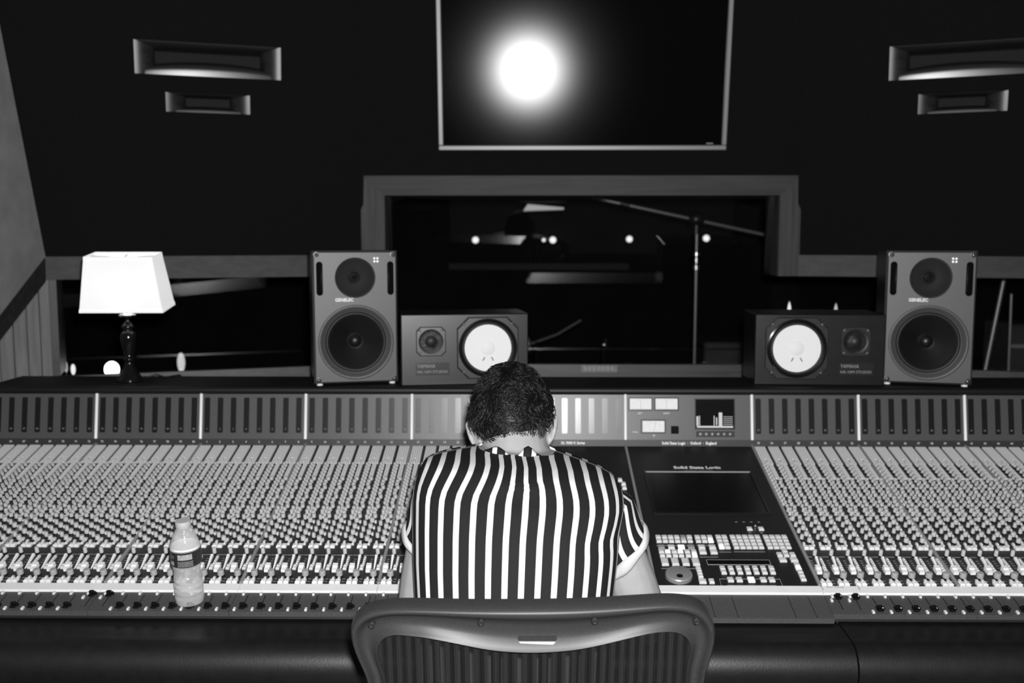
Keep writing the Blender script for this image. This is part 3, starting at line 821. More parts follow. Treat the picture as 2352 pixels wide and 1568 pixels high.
# slim display and printed lines
(a0, b0), (a1, b1) = P2(885, 550), P2(1525, 596)
mb = MB(); mb.box(a0, a1, b1, b0, 0, .001); part('slim_display', mb, M_gloss, c2)
mb = MB(); e = .0012
mb.box(a0-e, a1+e, b0, b0+e, 0, .0012); mb.box(a0-e, a1+e, b1-e, b1, 0, .0012); mb.box(a0-e, a0, b1, b0, 0, .0012); mb.box(a1, a1+e, b1, b0, 0, .0012)
for (xa, xb, yy) in ((382, 762, 404), (785, 968, 404), (1010, 1132, 469), (1155, 1470, 466), (815, 1000, 519), (432, 790, 634), (1010, 1615, 737), (1090, 1580, 801), (470, 890, 816)):
    (u0, v0), (u1, _) = P2(xa, yy), P2(xb, yy); mb.box(u0, u1, v0 - .0006, v0 + .0006, 0, .0005)
for xa, xb in ((1012, 1034), (1615, 1648)):
    (u0, v0), (u1, v1) = P2(xa, 737), P2(xb, 815); mb.tube([(u0, v0, .0004), (u1, v1, .0004)], .0006, 5)
for (xx, yy) in ((1180, 168), (1256, 168), (1330, 168), (1405, 168), (1316, 276), (1434, 276)):
    u, v = P2(xx, yy); mb.box(u - .003, u + .003, v - .001, v + .001, 0, .0005)
part('panel_line', mb, M_textgrey, c2)

# ------------------------------------------------------------------ meter bridge
PM0 = hitY(1203, 1009, 2.893); PMa = 0.128
TILT = R(9.8)
UM = Vector((0, math.sin(TILT), math.cos(TILT))); NM = Vector((0, -math.cos(TILT), math.sin(TILT)))
def Mh(px, py):
    p = hit(px, py, PM0, NM); return p.x, (p - PM0).dot(UM)
ROTM = (math.pi/2 - TILT, 0, 0)               # local x right, local y up the face, local z towards the room
def ML(x, h, n=0.0): return Vector((x, PM0.y, PM0.z)) + UM*h + NM*n - CB
HM = Mh(1203, 896)[1]
zc = PR.z
# sill strip with numbers
pN0 = PR + NRM*0.0 + Vector((0, .004, 0)); 
sx0 = Vector((0, PR.y + .003, PR.z)); 
pv = Vector((0, PM0.y - sx0.y, PM0.z - sx0.z)); NA = math.atan2(pv.z, pv.y); NL_ = pv.length
mb = MB(); mb.box(0, XR - XL, 0, NL_, -.02, 0.0); sillo = part('number_strip', mb, mat('number_strip', 0.032, .45, .4), con, Vector((XL, sx0.y, sx0.z)) - CB, (NA, 0, 0))
def NS(px, py):      # photo -> local on the strip
    n = Vector((0, -math.sin(NA), math.cos(NA))); p = hit(px, py, sx0, n); return p.x - XL, (p - sx0).dot(pv.normalized())
nums = {'L1': 65, 'L2': 73, 'L3': 1, 'L4': 9, 'L5': 17, 'R1': 25, 'R2': 33, 'R3': 41}
def join_text(items, mt, name, parent, loc=(0,0,0), rot=(0,0,0)):
    mb = MB()
    for s_, size, x, y, z in items:
        me = text_mesh(s_, size, mt); o = len(mb.v)
        mb.v += [(v.co.x + x, v.co.y + y, z) for v in me.vertices]
        for p in me.polygons: mb.face([i + o for i in p.vertices])
        bpy.data.meshes.remove(me)
    return part(name, mb, mt, parent, loc, rot)
slot_w = 0.0165
h_a, h_b = Mh(1203, 995)[1], Mh(1203, 914)[1]
def pill(w, h, d, c=.0022):
    mb = MB(); poly = [(-w/2 + c, 0), (w/2 - c, 0), (w/2, c), (w/2, h - c), (w/2 - c, h), (-w/2 + c, h), (-w/2, h - c), (-w/2, c)]
    mb.prism(poly, 0, d); return mb
me_meter = pill(slot_w, h_b - h_a, .0012).mesh('level_meter', M_meter)
all_n = []
for bi, bay in enumerate(BAYS):
    x0, x1 = X[bi], X[bi+1]; w = x1 - x0; pitch = w/8
    mb = MB(); mb.box(.0008, w - .0008, 0, HM, -.02, 0)
    mp = part('meter_panel', mb, M_panel, con, ML(x0, 0), ROTM)
    mb = MB(); mb.lathe([(.0046, 0), (.0046, HM*.985), (.003, HM)], 12, Euler((-math.pi/2, 0, 0)).to_matrix().to_4x4())
    part('divider_bar', mb, M_bar, con, ML(x0, 0.0, .002), ROTM, smooth=40)
    if bay == 'C2': c2m = mp; continue
    items = []
    for c in range(8):
        xc = pitch*(c + .5) - .001
        link('level_meter', me_meter, mp, (xc, h_a, 0))
        if bay in nums:
            items.append((str(nums[bay] + c), .0072, xc, h_a + .011, .0016))
            all_n.append((str(nums[bay] + c), .0082, x0 - XL + xc, NL_*.55, .0006))
    if items: join_text(items, M_textgrey, 'channel_number', mp)
mb = MB(); mb.lathe([(.0046, 0), (.0046, HM)], 12, Euler((-math.pi/2, 0, 0)).to_matrix().to_4x4()); part('divider_bar', mb, M_bar, con, ML(XR, 0, .002), ROTM, smooth=40)
join_text(all_n, M_text, 'channel_number', sillo)
a = NS(1316, 1019); link('series_lettering', text_mesh('XL 9000 K Series', .0105, M_text, bold=.0003, sx=.95), sillo, (a[0], NL_*.5, .0006))
a = NS(1583, 1019); link('series_lettering', text_mesh('Solid State Logic  ·  Oxford  ·  England', .0115, M_text, bold=.0003, sx=.90), sillo, (a[0], NL_*.5, .0006))
# C2 meters
xo2 = X[6]
def M2(px, py): a = Mh(px, py); return a[0] - xo2, a[1]
def vu(xa, xb, ya_, yb_, ndl):
    (u0, v1), (u1, v0) = M2(xa, ya_), M2(xb, yb_); e = .0042
    mb = MB(); mb.box(u0, u1, v0, v1, 0, .004, .001); f = part('meter_frame', mb, M_black, c2m)
    mb = MB(); mb.box(u0 + e, u1 - e, v0 + e, v1 - e, .004, .0046); part('meter_face', mb, M_vu, f)
    mb = MB(); uc = (u0 + u1)/2; mb.tube([(uc, v0 + e, .005), (uc + ndl, v1 - e*1.8, .005)], .0004, 5)
    for k in range(9):
        an = R(60 + k*7.5); rr = (v1 - v0)*.95; mb.tube([(uc + rr*math.cos(an), v0 - .004 + rr*math.sin(an)*.86, .005), (uc + (rr+.002)*math.cos(an), v0 - .004 + (rr+.002)*math.sin(an)*.86, .005)], .0003, 4)
    part('needle', mb, M_textgrey, f)
vu(1443, 1499, 912, 943, 0.0); vu(1502, 1559, 912, 943, 0.0); vu(1472, 1529, 963, 995, .007)
mb = MB(); (u0, v1), (u1, v0) = M2(1541, 978), M2(1559, 996); mb.box(u0, u1, v0, v1, 0, .001); part('blank_window', mb, M_gloss, c2m)
(u0, v1), (u1, v0) = M2(1597, 917), M2(1686, 984)
mb = MB(); mb.box(u0 - .003, u1 + .003, v0 - .003, v1 + .003, 0, .003); scm = part('display_bezel', mb, M_black, c2m)
mb = MB(); mb.box(u0, u1, v0, v1, .003, .0034); part('display_glass', mb, M_gloss, scm)
mb = MB(); ww, hh = u1 - u0, v1 - v0  # pale glowing bars for content and reflections on the display glass
def uib(fx0, fx1, fy0, fy1): mb.box(u0 + ww*fx0, u0 + ww*fx1, v0 + hh*fy0, v0 + hh*fy1, .0034, .0038, bottom=False)
uib(.03, .97, .03, .09); uib(.02, .07, .1, .42); uib(.09, .11, .1, .44); uib(.47, .49, .1, .44); uib(.53, .56, .12, .38); uib(.60, .69, .08, .55)
for k in range(5): uib(.72, .96, .14 + k*.065, .155 + k*.065)
part('display_picture', mb, mat('display_glow', .5, .5, .2, emit=.12), scm)
(u0, v1), (u1, v0) = M2(1599, 990), M2(1687, 1003)
mb = MB(); mb.box(u0, u1, v0, v1, 0, .002, .0008); tr = part('button_tray', mb, M_dark, c2m)
mk = MB(); mk.lathe([(.0042, 0), (.0042, .004), (.003, .005)], 12); mk_me = mk.mesh('round_button', M_alu, 40)
for k in range(6): link('round_button', mk_me, tr, (u0 + (u1-u0)*(.1 + .155*k), (v0+v1)/2, .002))
for s_, px, py, sz in (('LEFT', 1470, 949, .0065), ('RIGHT', 1531, 949, .0065), ('Ø', 1502, 1000, .008), ('PHASE', 1459, 992, .0055)):
    u, v = M2(px, py); link('meter_lettering', text_mesh(s_, sz, M_text), c2m, (u, v, .0006))
# top shelf with rolled front lip
pt_ = Vector((0, PM0.y, PM0.z)) + UM*HM
ZS = hitY(1203, 886, 2.935).z
yf = pt_.y - .012
poly = [(3.13, ZS), (3.13, ZS - .03), (yf + .03, ZS - .03), (yf + .012, pt_.z - .001)]
for k in range(9):
    a = R(-90 - k*22.5); poly.append((yf + .010 + .011*math.cos(a), ZS - .0115 + .0115*math.sin(a)))
prof_part('bridge_shelf', poly, M_gloss if False else mat('shelf_black', 0.006, 0.5, 0.35), XL - .02, XR, 35)
prof_part('bridge_back', [(3.12, ZS - .03), (3.12, .8), (PM0.y + .03, PM0.z - .02), (pt_.y + .02, pt_.z - .01), (pt_.y + .03, ZS - .03)], M_dark)

# ================================================================== SPEAKERS
def disc(prof, n=40): mb = MB(); mb.lathe(prof, n, Tm((0,0,0), (math.pi/2, 0, 0)), cap0=False, cap1=False); return mb   # lathe z -> -y (towards the room)
def active_monitor(px, py, rz, label, bm):
    p = hitZ(px, py, ZS); Wd, H, D = .250, .395, .285
    p = Vector((p.x, 2.943, ZS + .008)) if False else Vector((hitY(px, py, 2.945).x, 2.945, ZS + .006))
    t = thing('studio_monitor', label, 'speaker', p, (0, 0, rz), 'grey studio monitors')
    hw = Wd/2; c = .006
    mb = MB(); q_ = [(-hw+.001, .002), (hw-.001, .002), (hw-.001, H-.002), (-hw+.001, H-.002)]; mb.loft([[(x_*k_, y_, H/2 + (z_-H/2)*k_) for x_, z_ in q_] for y_, k_ in ((.0118, 1), (D-.01, 1), (D, .96))], True, False, True); part('cabinet', mb, M_cab, t)
    zT, zW = H - .080, H - .272; zm = H - .157
    mb = MB()
    mb.holed(-hw + c, hw - c, zm, H - c, 0, zT, .071, 0, 48); mb.holed(-hw + c, hw - c, c, zm, 0, zW, .106, 0, 48)
    o = [(-hw + c, 0, c), (hw - c, 0, c), (hw - c, 0, H - c), (-hw + c, 0, H - c)]; o2 = [(-hw, .012, 0), (hw, .012, 0), (hw, .012, H), (-hw, .012, H)]
    mb.loft([o2, o], True, False, False)
    ba = part('baffle', mb, bm, t)
    # waveguide: square flush plate with a smooth bowl
    mb = MB(); mb.holed(-.0715, .0715, -.0715, .0715, 0, 0, .060, -.0015, 48)
    wg = part('waveguide', mb, M_baffle, t, (0, 0, zT))
    mb = disc([(.0605, .0015), (.060, .0014), (.057, .0005), (.053, -.0022), (.048, -.0070), (.041, -.015), (.032, -.025), (.023, -.033), (.0155, -.039), (.0145, -.041)]); part('horn_bowl', mb, M_horn, wg, smooth=True)
    mb = disc([(.0145, -.041), (.011, -.036), (.006, -.033), (.0005, -.032)], 20); part('tweeter_dome', mb, M_gloss, wg, smooth=True)
    mb = MB()
    for i in (0, 1):
        for j in (0, 1): mb.ball((.057 + .009*i, -.002, .048 + .009*j), (.0032, .001, .0032), nu=8, nv=6)
    part('indicator_light', mb, M_lit, wg)
    link('maker_lettering', text_mesh('GENELEC', .0135, M_text, bold=.0004, sx=.95), wg, (-.033, -.0022, -.0655), FRONT)
    # woofer
    mb = disc([(.112, .0006), (.110, .003), (.103, .001), (.096, -.010), (.091, -.012)]); wf = part('woofer_ring', mb, bm, t, (0, 0, zW), smooth=True)
    mb = disc([(.091, -.012), (.088, -.006), (.083, -.006), (.079, -.012), (.077, -.014)]); part('surround', mb, M_rubber, wf, smooth=True)
    mb = disc([(.077, -.014), (.060, -.024), (.040, -.036), (.021, -.046)]); part('cone', mb, M_cone, wf, smooth=True)
    mb = disc([(.021, -.046), (.017, -.038), (.009, -.033), (.0005, -.032)], 24); part('dust_cap', mb, M_cone, wf, smooth=True)
    # handle slots, screws
    for sg in (-1, 1):
        mb = MB(); w2, h2 = .0095, .050
        poly = [(w2*math.cos(a), h2 - w2 + w2*math.sin(a)) for a in [R(15*k) for k in range(13)]] + [(w2*math.cos(a), -h2 + w2 + w2*math.sin(a)) for a in [R(180 + 15*k) for k in range(13)]]
        mb.prism([(x, y) for x, y in poly], 0, .0015, Tm((sg*.104, 0, zT - .002), FRONT)); part('vent_slot', mb, mat('void_black', .003, .9, .05), t)  # proud black pill stands in for the shade inside a recessed slot
        mb = MB(); mb.tube([(sg*.104 - sg*.006, -.002, zT - .038), (sg*.104 - sg*.006, -.002, zT + .036)], .0016, 6); part('slot_edge', mb, M_rubber, t, smooth=True)
        for zz in (.012, H - .012):
            mb = disc([(.0085, 0), (.0085, .0012), (.006, .0014), (.0055, .0004)], 16); sc = part('screw_cup', mb, M_black, t, (sg*.112, 0, zz), smooth=30)
            mb = disc([(.0052, .0006), (.004, .0028), (.0005, .0034)], 12); part('screw', mb, M_screw, sc, smooth=True)
    for sg in (-1, 1):
        for yy in (.012, D - .03):
            mb = MB(); mb.lathe([(.009, -.006), (.009, .003)], 12, Tm((sg*.108, yy + .012, 0))); part('rubber_foot', mb, M_white if yy < .05 else M_rubber, t)
active_monitor(820, 888, R(14), 'grey two-way studio monitor left of the person, beside lamp', M_baffle)
active_monitor(2128, 888, R(-14), 'grey two-way studio monitor at the right end of the bridge', M_baffle)

def near_field(px, py, rz, flip, label, sheen):
    Wd, H, D = .382, .213, .20
    p = Vector((hitY(px, py, 2.955).x, 2.955, ZS))
    t = thing('bookshelf_speaker', label, 'speaker', p, (0, 0, rz), 'white-coned black speakers')
    hw = Wd/2
    mb = MB(); mb.box(-hw, hw, .001, D, 0, H, .003); part('cabinet', mb, sheen, t)
    sg = 1 if flip else -1
    xw = .072*(-sg) if not flip else -.072
    xw = .068 if not flip else -.068; xt = -.102 if not flip else .104
    zW = H*.52; zt_ = H*.62
    def oct_(r, c): return [(-r + c, -r), (r - c, -r), (r, -r + c), (r, r - c), (r - c, r), (-r + c, r), (-r, r - c), (-r, -r + c)]
    mb = MB(); mb.loft([[(x_, -.0002, z_) for x_, z_ in oct_(.093, .034)], [(x_, -.003, z_) for x_, z_ in oct_(.0925, .034)], [(x_, -.005, z_) for x_, z_ in oct_(.0895, .034)]]); wf = part('woofer_frame', mb, mat('frame_grey', .022, .30, .6), t, (xw, 0, zW))
    mb = disc([(.0885, .0045), (.088, .0075), (.084, .0085), (.081, .006), (.0795, .005)]); part('woofer_ring', mb, M_gloss, wf, smooth=30)
    mb = disc([(.0795, .005), (.0775, .010), (.0735, .010), (.0705, .006)]); part('surround', mb, M_rubber, wf, smooth=True)
    mb = disc([(.0705, .0062), (.050, .0056), (.0215, .0050)]); mb2 = mb; part('cone', mb, M_paper, wf, smooth=True)
    mb = disc([(.0215, .0050), (.0212, .0062), (.014, .0095), (.0005, .0112)], 28); part('dust_cap', mb, M_paper, wf, smooth=40)
    mb = MB()
    for s2 in (-1, 1): mb.tube([(s2*.010 , -.0075, -.027), (s2*.016, -.0085, -.038)], .0014, 6)
    part('lead_wire', mb, M_cable, wf)
    mb = disc([(.0040, 0.001), (.0038, .003), (.002, .0038), (.0005, .004)], 12); me = mb.mesh('screw', mat('screw_dull', .10, .4, .5), True)
    for a in (45, 135, 225, 315): link('screw', me, wf, ((.102)*math.cos(R(a)), -.003, .102*math.sin(R(a))))
    mb = MB(); mb.loft([[(x_, -.0002, z_) for x_, z_ in oct_(.044, .012)], [(x_, -.002, z_) for x_, z_ in oct_(.0435, .012)], [(x_, -.0035, z_) for x_, z_ in oct_(.0415, .012)]]); tf = part('tweeter_frame', mb, mat('frame_grey', .022, .30, .6), t, (xt, 0, zt_))
    mb = disc([(.037, .0034), (.036, .0056), (.034, .0052), (.031, .0035), (.018, .0035), (.015, .006), (.008, .009), (.0005, .010)], 32); part('tweeter_dome', mb, M_rubber, tf, smooth=40)
    for a in (45, 135, 225, 315): link('screw', me, tf, (.048*math.cos(R(a)), -.002, .048*math.sin(R(a))))
    mb = MB(); mb.box(-.05, .05, -.0008, 0, -.019, .019); lp = part('label_plate', mb, mat('label_gloss', .02, .25, .5), t, (xt + .004, 0, .050))
    link('maker_lettering', text_mesh('YAMAHA', .0155, M_textgrey, 'LEFT', sx=.85), lp, (-.046, -.0014, .008), FRONT)
    link('maker_lettering', text_mesh('NS-10M STUDIO', .0115, M_textgrey, 'LEFT', sx=1.1), lp, (-.046, -.0014, -.009), FRONT)
near_field(1069, 887, R(9), False, 'black speaker lying left of centre with white woofer at its right', M_cab)
near_field(1880, 887, R(-3), True, 'black speaker lying right of centre with white woofer at its left', M_cab)

# ================================================================== TABLE LAMP
p = hitZ(299, 876, ZS)
lamp = thing('table_lamp', 'table lamp with glowing white rectangular shade and turned black foot', 'lamp', (p.x, p.y, ZS))
k = 1/760.0
prof = [(28,0),(30,2),(29,6),(24,14),(18,24),(13,34),(10,42),(9,48),(13,51),(13,55),(9,58),(11,66),(15,84),(18,100),(18,110),(14,117),(9,121),(14,125),(15,130),(9,136),(5,140),(5,150),(19,153),(19,156),(6,160),(5,168)]
mb = MB(); mb.lathe([(r*k, z*k) for r, z in prof], 28); part('turned_foot', mb, M_gloss, lamp, smooth=True)
mb = MB(); mb.lathe([(19.5*k, 152.5*k), (20*k, 156*k), (15*k, 159*k), (5*k, 161*k)], 24); part('collar', mb, M_chrome, lamp, smooth=40)
mb = MB(); mb.lathe([(.012, .215), (.013, .222), (.024, .25), (.030, .275), (.024, .298), (.008, .306)], 20); part('bulb', mb, mat('lamp_bulb', .9, .5, .2, emit=2.0), lamp, smooth=True)
# shade: open tapered box of translucent cloth
ms = bpy.data.materials.new('shade_cloth'); ms.use_nodes = True; nt = ms.node_tree; nt.nodes.remove(nt.nodes['Principled BSDF'])
d_ = nt.nodes.new('ShaderNodeBsdfDiffuse'); t_ = nt.nodes.new('ShaderNodeBsdfTranslucent'); mx = nt.nodes.new('ShaderNodeMixShader'); mx.inputs[0].default_value = .45
d_.inputs[0].default_value = (.82,)*3 + (1,); t_.inputs[0].default_value = (.8,)*3 + (1,)
nt.links.new(d_.outputs[0], mx.inputs[1]); nt.links.new(t_.outputs[0], mx.inputs[2]); em_ = nt.nodes.new('ShaderNodeEmission'); em_.inputs[1].default_value = .26; as_ = nt.nodes.new('ShaderNodeAddShader')
nt.links.new(mx.outputs[0], as_.inputs[0]); nt.links.new(em_.outputs[0], as_.inputs[1]); nt.links.new(as_.outputs[0], nt.nodes['Material Output'].inputs[0])
def rect(a, b, z, n=6):
    c = [(-a,-b),(a,-b),(a,b),(-a,b)]; o = []
    for i in range(4):
        p0, p1 = c[i], c[(i+1) % 4]
        for j in range(n): o.append((p0[0] + (p1[0]-p0[0])*j/n, p0[1] + (p1[1]-p0[1])*j/n, z))
    return o
sb, st = .226, .392
mb = MB(); mb.loft([rect(.124, .060, sb), rect(.101, .046, st)], True, False, False); mb.loft([rect(.122, .058, sb), rect(.099, .044, st)], True, False, False)
SHR = (R(8), 0, R(2))
sh = part('lamp_shade', mb, ms, lamp, (-.002, .040, 0), SHR)
mb = MB()
for (a, b, z0, z1) in ((.125, .061, sb - .001, sb + .010), (.1025, .0475, st - .008, st + .001)):
    mb = MB(); mb.loft([rect(a, b, z0), rect(a - .0012, b - .0012, z1)], True, False, False); part('shade_piping', mb, ms, sh)
mb = MB()
for sg in ((1,0),(-1,0),(0,1),(0,-1)): mb.tube([(0,0,st-.01),(sg[0]*.102, sg[1]*.044, st-.004)], .0015, 5)
mb.tube([(0,0,.30),(0,0,st-.01)], .002, 6)
part('shade_spider', mb, M_chrome, sh)
mb = MB(); mb.tube([(.03,.02,.004),(.07,.03,.018),(.09,.05,.006),(.11,.12,.004),(.12,.16,-.02)], .003, 7); part('cord', mb, M_cable, lamp, smooth=True)

# ================================================================== WATER BOTTLE
bxp, bs = S(437, 1382)
bp = PR - UP*bs + Vector((bxp - PR.x, 0, 0))
bot = thing('water_bottle', 'half-full clear plastic water bottle standing on the faders', 'bottle', bp, (SL*.6, 0, 0))
prof = [(.010,.003),(.022,.001),(.029,.004),(.0315,.012),(.0312,.022),(.0295,.025),(.0312,.029),(.0312,.036),(.0292,.039),(.031,.043),(.031,.050),(.029,.053),(.0305,.057),(.030,.066),(.0285,.076),(.0285,.084),(.0315,.094),(.0325,.100),(.0325,.132),(.0318,.138),(.028,.152),(.023,.166),(.0175,.175),(.0145,.180),(.0135,.186)]
M_pet = bpy.data.materials.new('clear_plastic'); M_pet.use_nodes = True; MATS['clear_plastic'] = M_pet
nt = M_pet.node_tree; b_ = nt.nodes['Principled BSDF']; b_.inputs['Base Color'].default_value = (.75,)*3 + (1,); b_.inputs['Roughness'].default_value = .12; b_.inputs['Specular IOR Level'].default_value = .9
_t = nt.nodes.new('ShaderNodeBsdfTransparent'); _t.inputs[0].default_value = (.93,)*3 + (1,)
_n = nt.nodes.new('ShaderNodeTexNoise'); _n.inputs['Scale'].default_value = 70; _c = nt.nodes.new('ShaderNodeTexCoord'); _mp = nt.nodes.new('ShaderNodeMapping'); _mp.inputs['Scale'].default_value = (.6, .6, 1.6)
nt.links.new(_c.outputs['Object'], _mp.inputs[0]); nt.links.new(_mp.outputs[0], _n.inputs['Vector'])
_bp = nt.nodes.new('ShaderNodeBump'); _bp.inputs['Strength'].default_value = .6; _bp.inputs['Distance'].default_value = .004; nt.links.new(_n.outputs['Fac'], _bp.inputs['Height']); nt.links.new(_bp.outputs[0], b_.inputs['Normal'])
_l = nt.nodes.new('ShaderNodeLayerWeight'); _l.inputs['Blend'].default_value = .35; nt.links.new(_bp.outputs[0], _l.inputs['Normal'])
_r = nt.nodes.new('ShaderNodeMapRange'); _r.inputs['To Min'].default_value, _r.inputs['To Max'].default_value = .26, .65; nt.links.new(_l.outputs['Facing'], _r.inputs['Value'])
_x = nt.nodes.new('ShaderNodeMixShader'); nt.links.new(_r.outputs[0], _x.inputs[0]); nt.links.new(_t.outputs[0], _x.inputs[1]); nt.links.new(b_.outputs[0], _x.inputs[2]); nt.links.new(_x.outputs[0], nt.nodes['Material Output'].inputs[0])
mb = MB(); mb.lathe(prof, 40); part('bottle_body', mb, M_pet, bot, smooth=45)
mb = MB(); mb.lathe([(.0135,.176),(.016,.178),(.016,.181),(.0135,.182)], 28); part('neck_ring', mb, M_pet, bot, smooth=40)
mb = MB(); mb.lathe([(.0160,.182),(.0166,.184),(.0166,.1935),(.0152,.196),(.0005,.1965)], 28); part('cap', mb, mat('cap_pale', .42, .5, .3), bot, smooth=40)
mb = MB(); mb.lathe([(.0323,.136),(.0312,.1395),(.0005,.1395)], 32, cap0=False, cap1=False); part('water', mb, mat('water_surface', .9, .3, .4), bot, smooth=40, label='pale water surface above the label')
# wrapped label with bands of print
def band(a0, a1, z0, z1, r, mt, name, par, n=20):
    mb = MB(); rings = []
    for z in (z0, z1): rings.append([(r*math.cos(R(a0 + (a1-a0)*j/n)), r*math.sin(R(a0 + (a1-a0)*j/n)), z) for j in range(n+1)])
    mb.loft(rings, False, False, False); return part(name, mb, mt, par, smooth=True)
lb = band(0, 360, .099, .1335, .0330, mat('label_dark', .022, .4, .4), 'label', bot, 40)
band(258, 312, .117, .1295, .0333, mat('label_pale', .32, .5, .3, noise=.25, nscale=250), 'label_panel', lb)
band(218, 240, .103, .112, .0333, MATS['label_pale'], 'label_panel', lb)
for k_ in range(4): band(256, 314, .1015 + k_*.0033, .1032 + k_*.0033, .0333, mat('label_line', .22, .5, .3, noise=.5, nscale=600), 'label_print', lb)
me = text_mesh('10', .010, M_textgrey)
for v in me.vertices:
    a = R(232) + v.co.x/.0334; v.co = Vector((.0334*math.cos(a), .0334*math.sin(a), .122 + v.co.y))
link('label_print', me, lb)

# ================================================================== OFFICE CHAIR
ch = thing('office_chair', 'dark mesh-back office chair with curved plastic frame in front', 'chair', (.03, 1.72, 0))
CH = Vector((.03, 1.72, 0))
al = R(10); cp = Vector((0, 1.50, 1.0)); cu = Vector((0, -math.sin(al), math.cos(al))); cn = Vector((0, -math.cos(al), -math.sin(al)))
def Cp(px, py): p = hit(px, py, cp, cn); return (p.x, (p - cp).dot(cu))
out_i = [(860,1620),(838,1556),(812,1500),(802,1462),(806,1440),(822,1421),(850,1406),(890,1397),(940,1393),(1000,1391.5),(1080,1391),(1160,1390),(1240,1389.5),(1320,1389),(1400,1387.5),(1480,1385.5),(1540,1386),(1590,1394),(1622,1411),(1640,1434),(1648,1462),(1643,1497),(1626,1550),(1606,1620)]
in_i = [(900,1640),(883,1570),(868,1525),(868,1500),(874,1484),(886,1472),(904,1465),(926,1463),(955,1463.5),(990,1466),(1050,1476),(1120,1489),(1190,1495.5),(1260,1496),(1330,1491),(1400,1479),(1460,1467),(1505,1461),(1540,1461),(1566,1468),(1582,1483),(1588,1508),(1580,1550),(1562,1640)]
O = [Cp(*q) for q in out_i]; I = [Cp(*q) for q in in_i]
# continue the outline down to the seat
cxm = (O[0][0] + O[-1][0])/2
O = [(cxm - .15, -.52), (cxm - .19, -.44), (cxm - .205, -.30)] + O + [(cxm + .205, -.30), (cxm + .19, -.44), (cxm + .15, -.52)]
I = [(cxm - .12, -.48), (cxm - .15, -.42), (cxm - .165, -.30)] + I + [(cxm + .165, -.30), (cxm + .15, -.42), (cxm + .12, -.48)]
def smooth_closed(P, it=2):
    for _ in range(it):
        Q = []
        n = len(P)
        for i in range(n):
            a, b, c, d = P[(i-1) % n], P[i], P[(i+1) % n], P[(i+2) % n]
            Q.append(b); Q.append(tuple((-a[k] + 9*b[k] + 9*c[k] - d[k])/16 for k in (0, 1)))
        P = Q
    return P
O = smooth_closed(O); I = smooth_closed(I)
nP = len(O)
prof = [(0.0,-.020),(0.0,-.006),(.02,.006),(.06,.013),(.12,.015),(.20,.013),(.28,.006),(.34,.001),(.45,-.003),(.60,-.004),(.75,-.001),(.88,.006),(.95,.009),(.985,.007),(1.0,.000),(1.0,-.012)]
def cw(u, v, w): return cp + Vector((u, 0, 0)) + cu*v + cn*w - CH
rings = []
for (t_, w_) in prof:
    rings.append([cw(O[i][0] + (I[i][0]-O[i][0])*t_, O[i][1] + (I[i][1]-O[i][1])*t_, w_ - .018*(O[i][0]/.28)**2) for i in range(nP)])
rings.append([cw(O[i][0], O[i][1], -.020 - .018*(O[i][0]/.28)**2) for i in range(nP)])
mb = MB(); mb.loft(rings, True, False, False)
bf = part('backrest_frame', mb, M_chair, ch, smooth=60)
# woven mesh panel with vertical ribs
mm = bpy.data.materials.new('woven_mesh'); mm.use_nodes = True; nt = mm.node_tree; pb_ = nt.nodes['Principled BSDF']
pb_.inputs['Roughness'].default_value = .6; pb_.inputs['Specular IOR Level'].default_value = .12
tc = nt.nodes.new('ShaderNodeTexCoord'); sp = nt.nodes.new('ShaderNodeSeparateXYZ'); nt.links.new(tc.outputs['Object'], sp.inputs[0])
def sine(out, freq):
    a = nt.nodes.new('ShaderNodeMath'); a.operation = 'MULTIPLY'; a.inputs[1].default_value = freq
    b = nt.nodes.new('ShaderNodeMath'); b.operation = 'SINE'; nt.links.new(out, a.inputs[0]); nt.links.new(a.outputs[0], b.inputs[0]); return b.outputs[0]
s1, s2, s3 = sine(sp.outputs['X'], 2*math.pi/.0155), sine(sp.outputs['X'], 2*math.pi/.0027), sine(sp.outputs['Z'], 2*math.pi/.0022)
mr = nt.nodes.new('ShaderNodeMapRange'); mr.inputs['From Min'].default_value = -1; mr.inputs['To Min'].default_value, mr.inputs['To Max'].default_value = .006, .018
_h = nt.nodes.new('ShaderNodeMath'); _h.operation = 'MULTIPLY_ADD'; _h.inputs[1].default_value = .55; nt.links.new(sine(sp.outputs['X'], 2*math.pi/.0044), _h.inputs[0]); nt.links.new(s1, _h.inputs[2]); nt.links.new(_h.outputs[0], mr.inputs['Value']); c3 = nt.nodes.new('ShaderNodeCombineColor')
for i in range(3): nt.links.new(mr.outputs[0], c3.inputs[i])
nt.links.new(c3.outputs[0], pb_.inputs['Base Color'])
ad = nt.nodes.new('ShaderNodeMath'); ad.operation = 'ADD'; nt.links.new(s2, ad.inputs[0]); nt.links.new(s3, ad.inputs[1])
bpn = nt.nodes.new('ShaderNodeBump'); bpn.inputs['Strength'].default_value = .6; bpn.inputs['Distance'].default_value = .001
nt.links.new(ad.outputs[0], bpn.inputs['Height']); nt.links.new(bpn.outputs[0], pb_.inputs['Normal'])
tr_ = nt.nodes.new('ShaderNodeBsdfTransparent'); mx = nt.nodes.new('ShaderNodeMixShader')
mr2 = nt.nodes.new('ShaderNodeMapRange'); mr2.inputs['From Min'].default_value = -1; mr2.inputs['To Min'].default_value, mr2.inputs['To Max'].default_value = .22, .02
nt.links.new(s1, mr2.inputs['Value']); nt.links.new(mr2.outputs[0], mx.inputs[0]); nt.links.new(pb_.outputs[0], mx.inputs[1]); nt.links.new(tr_.outputs[0], mx.inputs[2])
nt.links.new(mx.outputs[0], nt.nodes['Material Output'].inputs[0])
cI = (sum(q[0] for q in I)/nP, -.2)
mb = MB(); rings = []
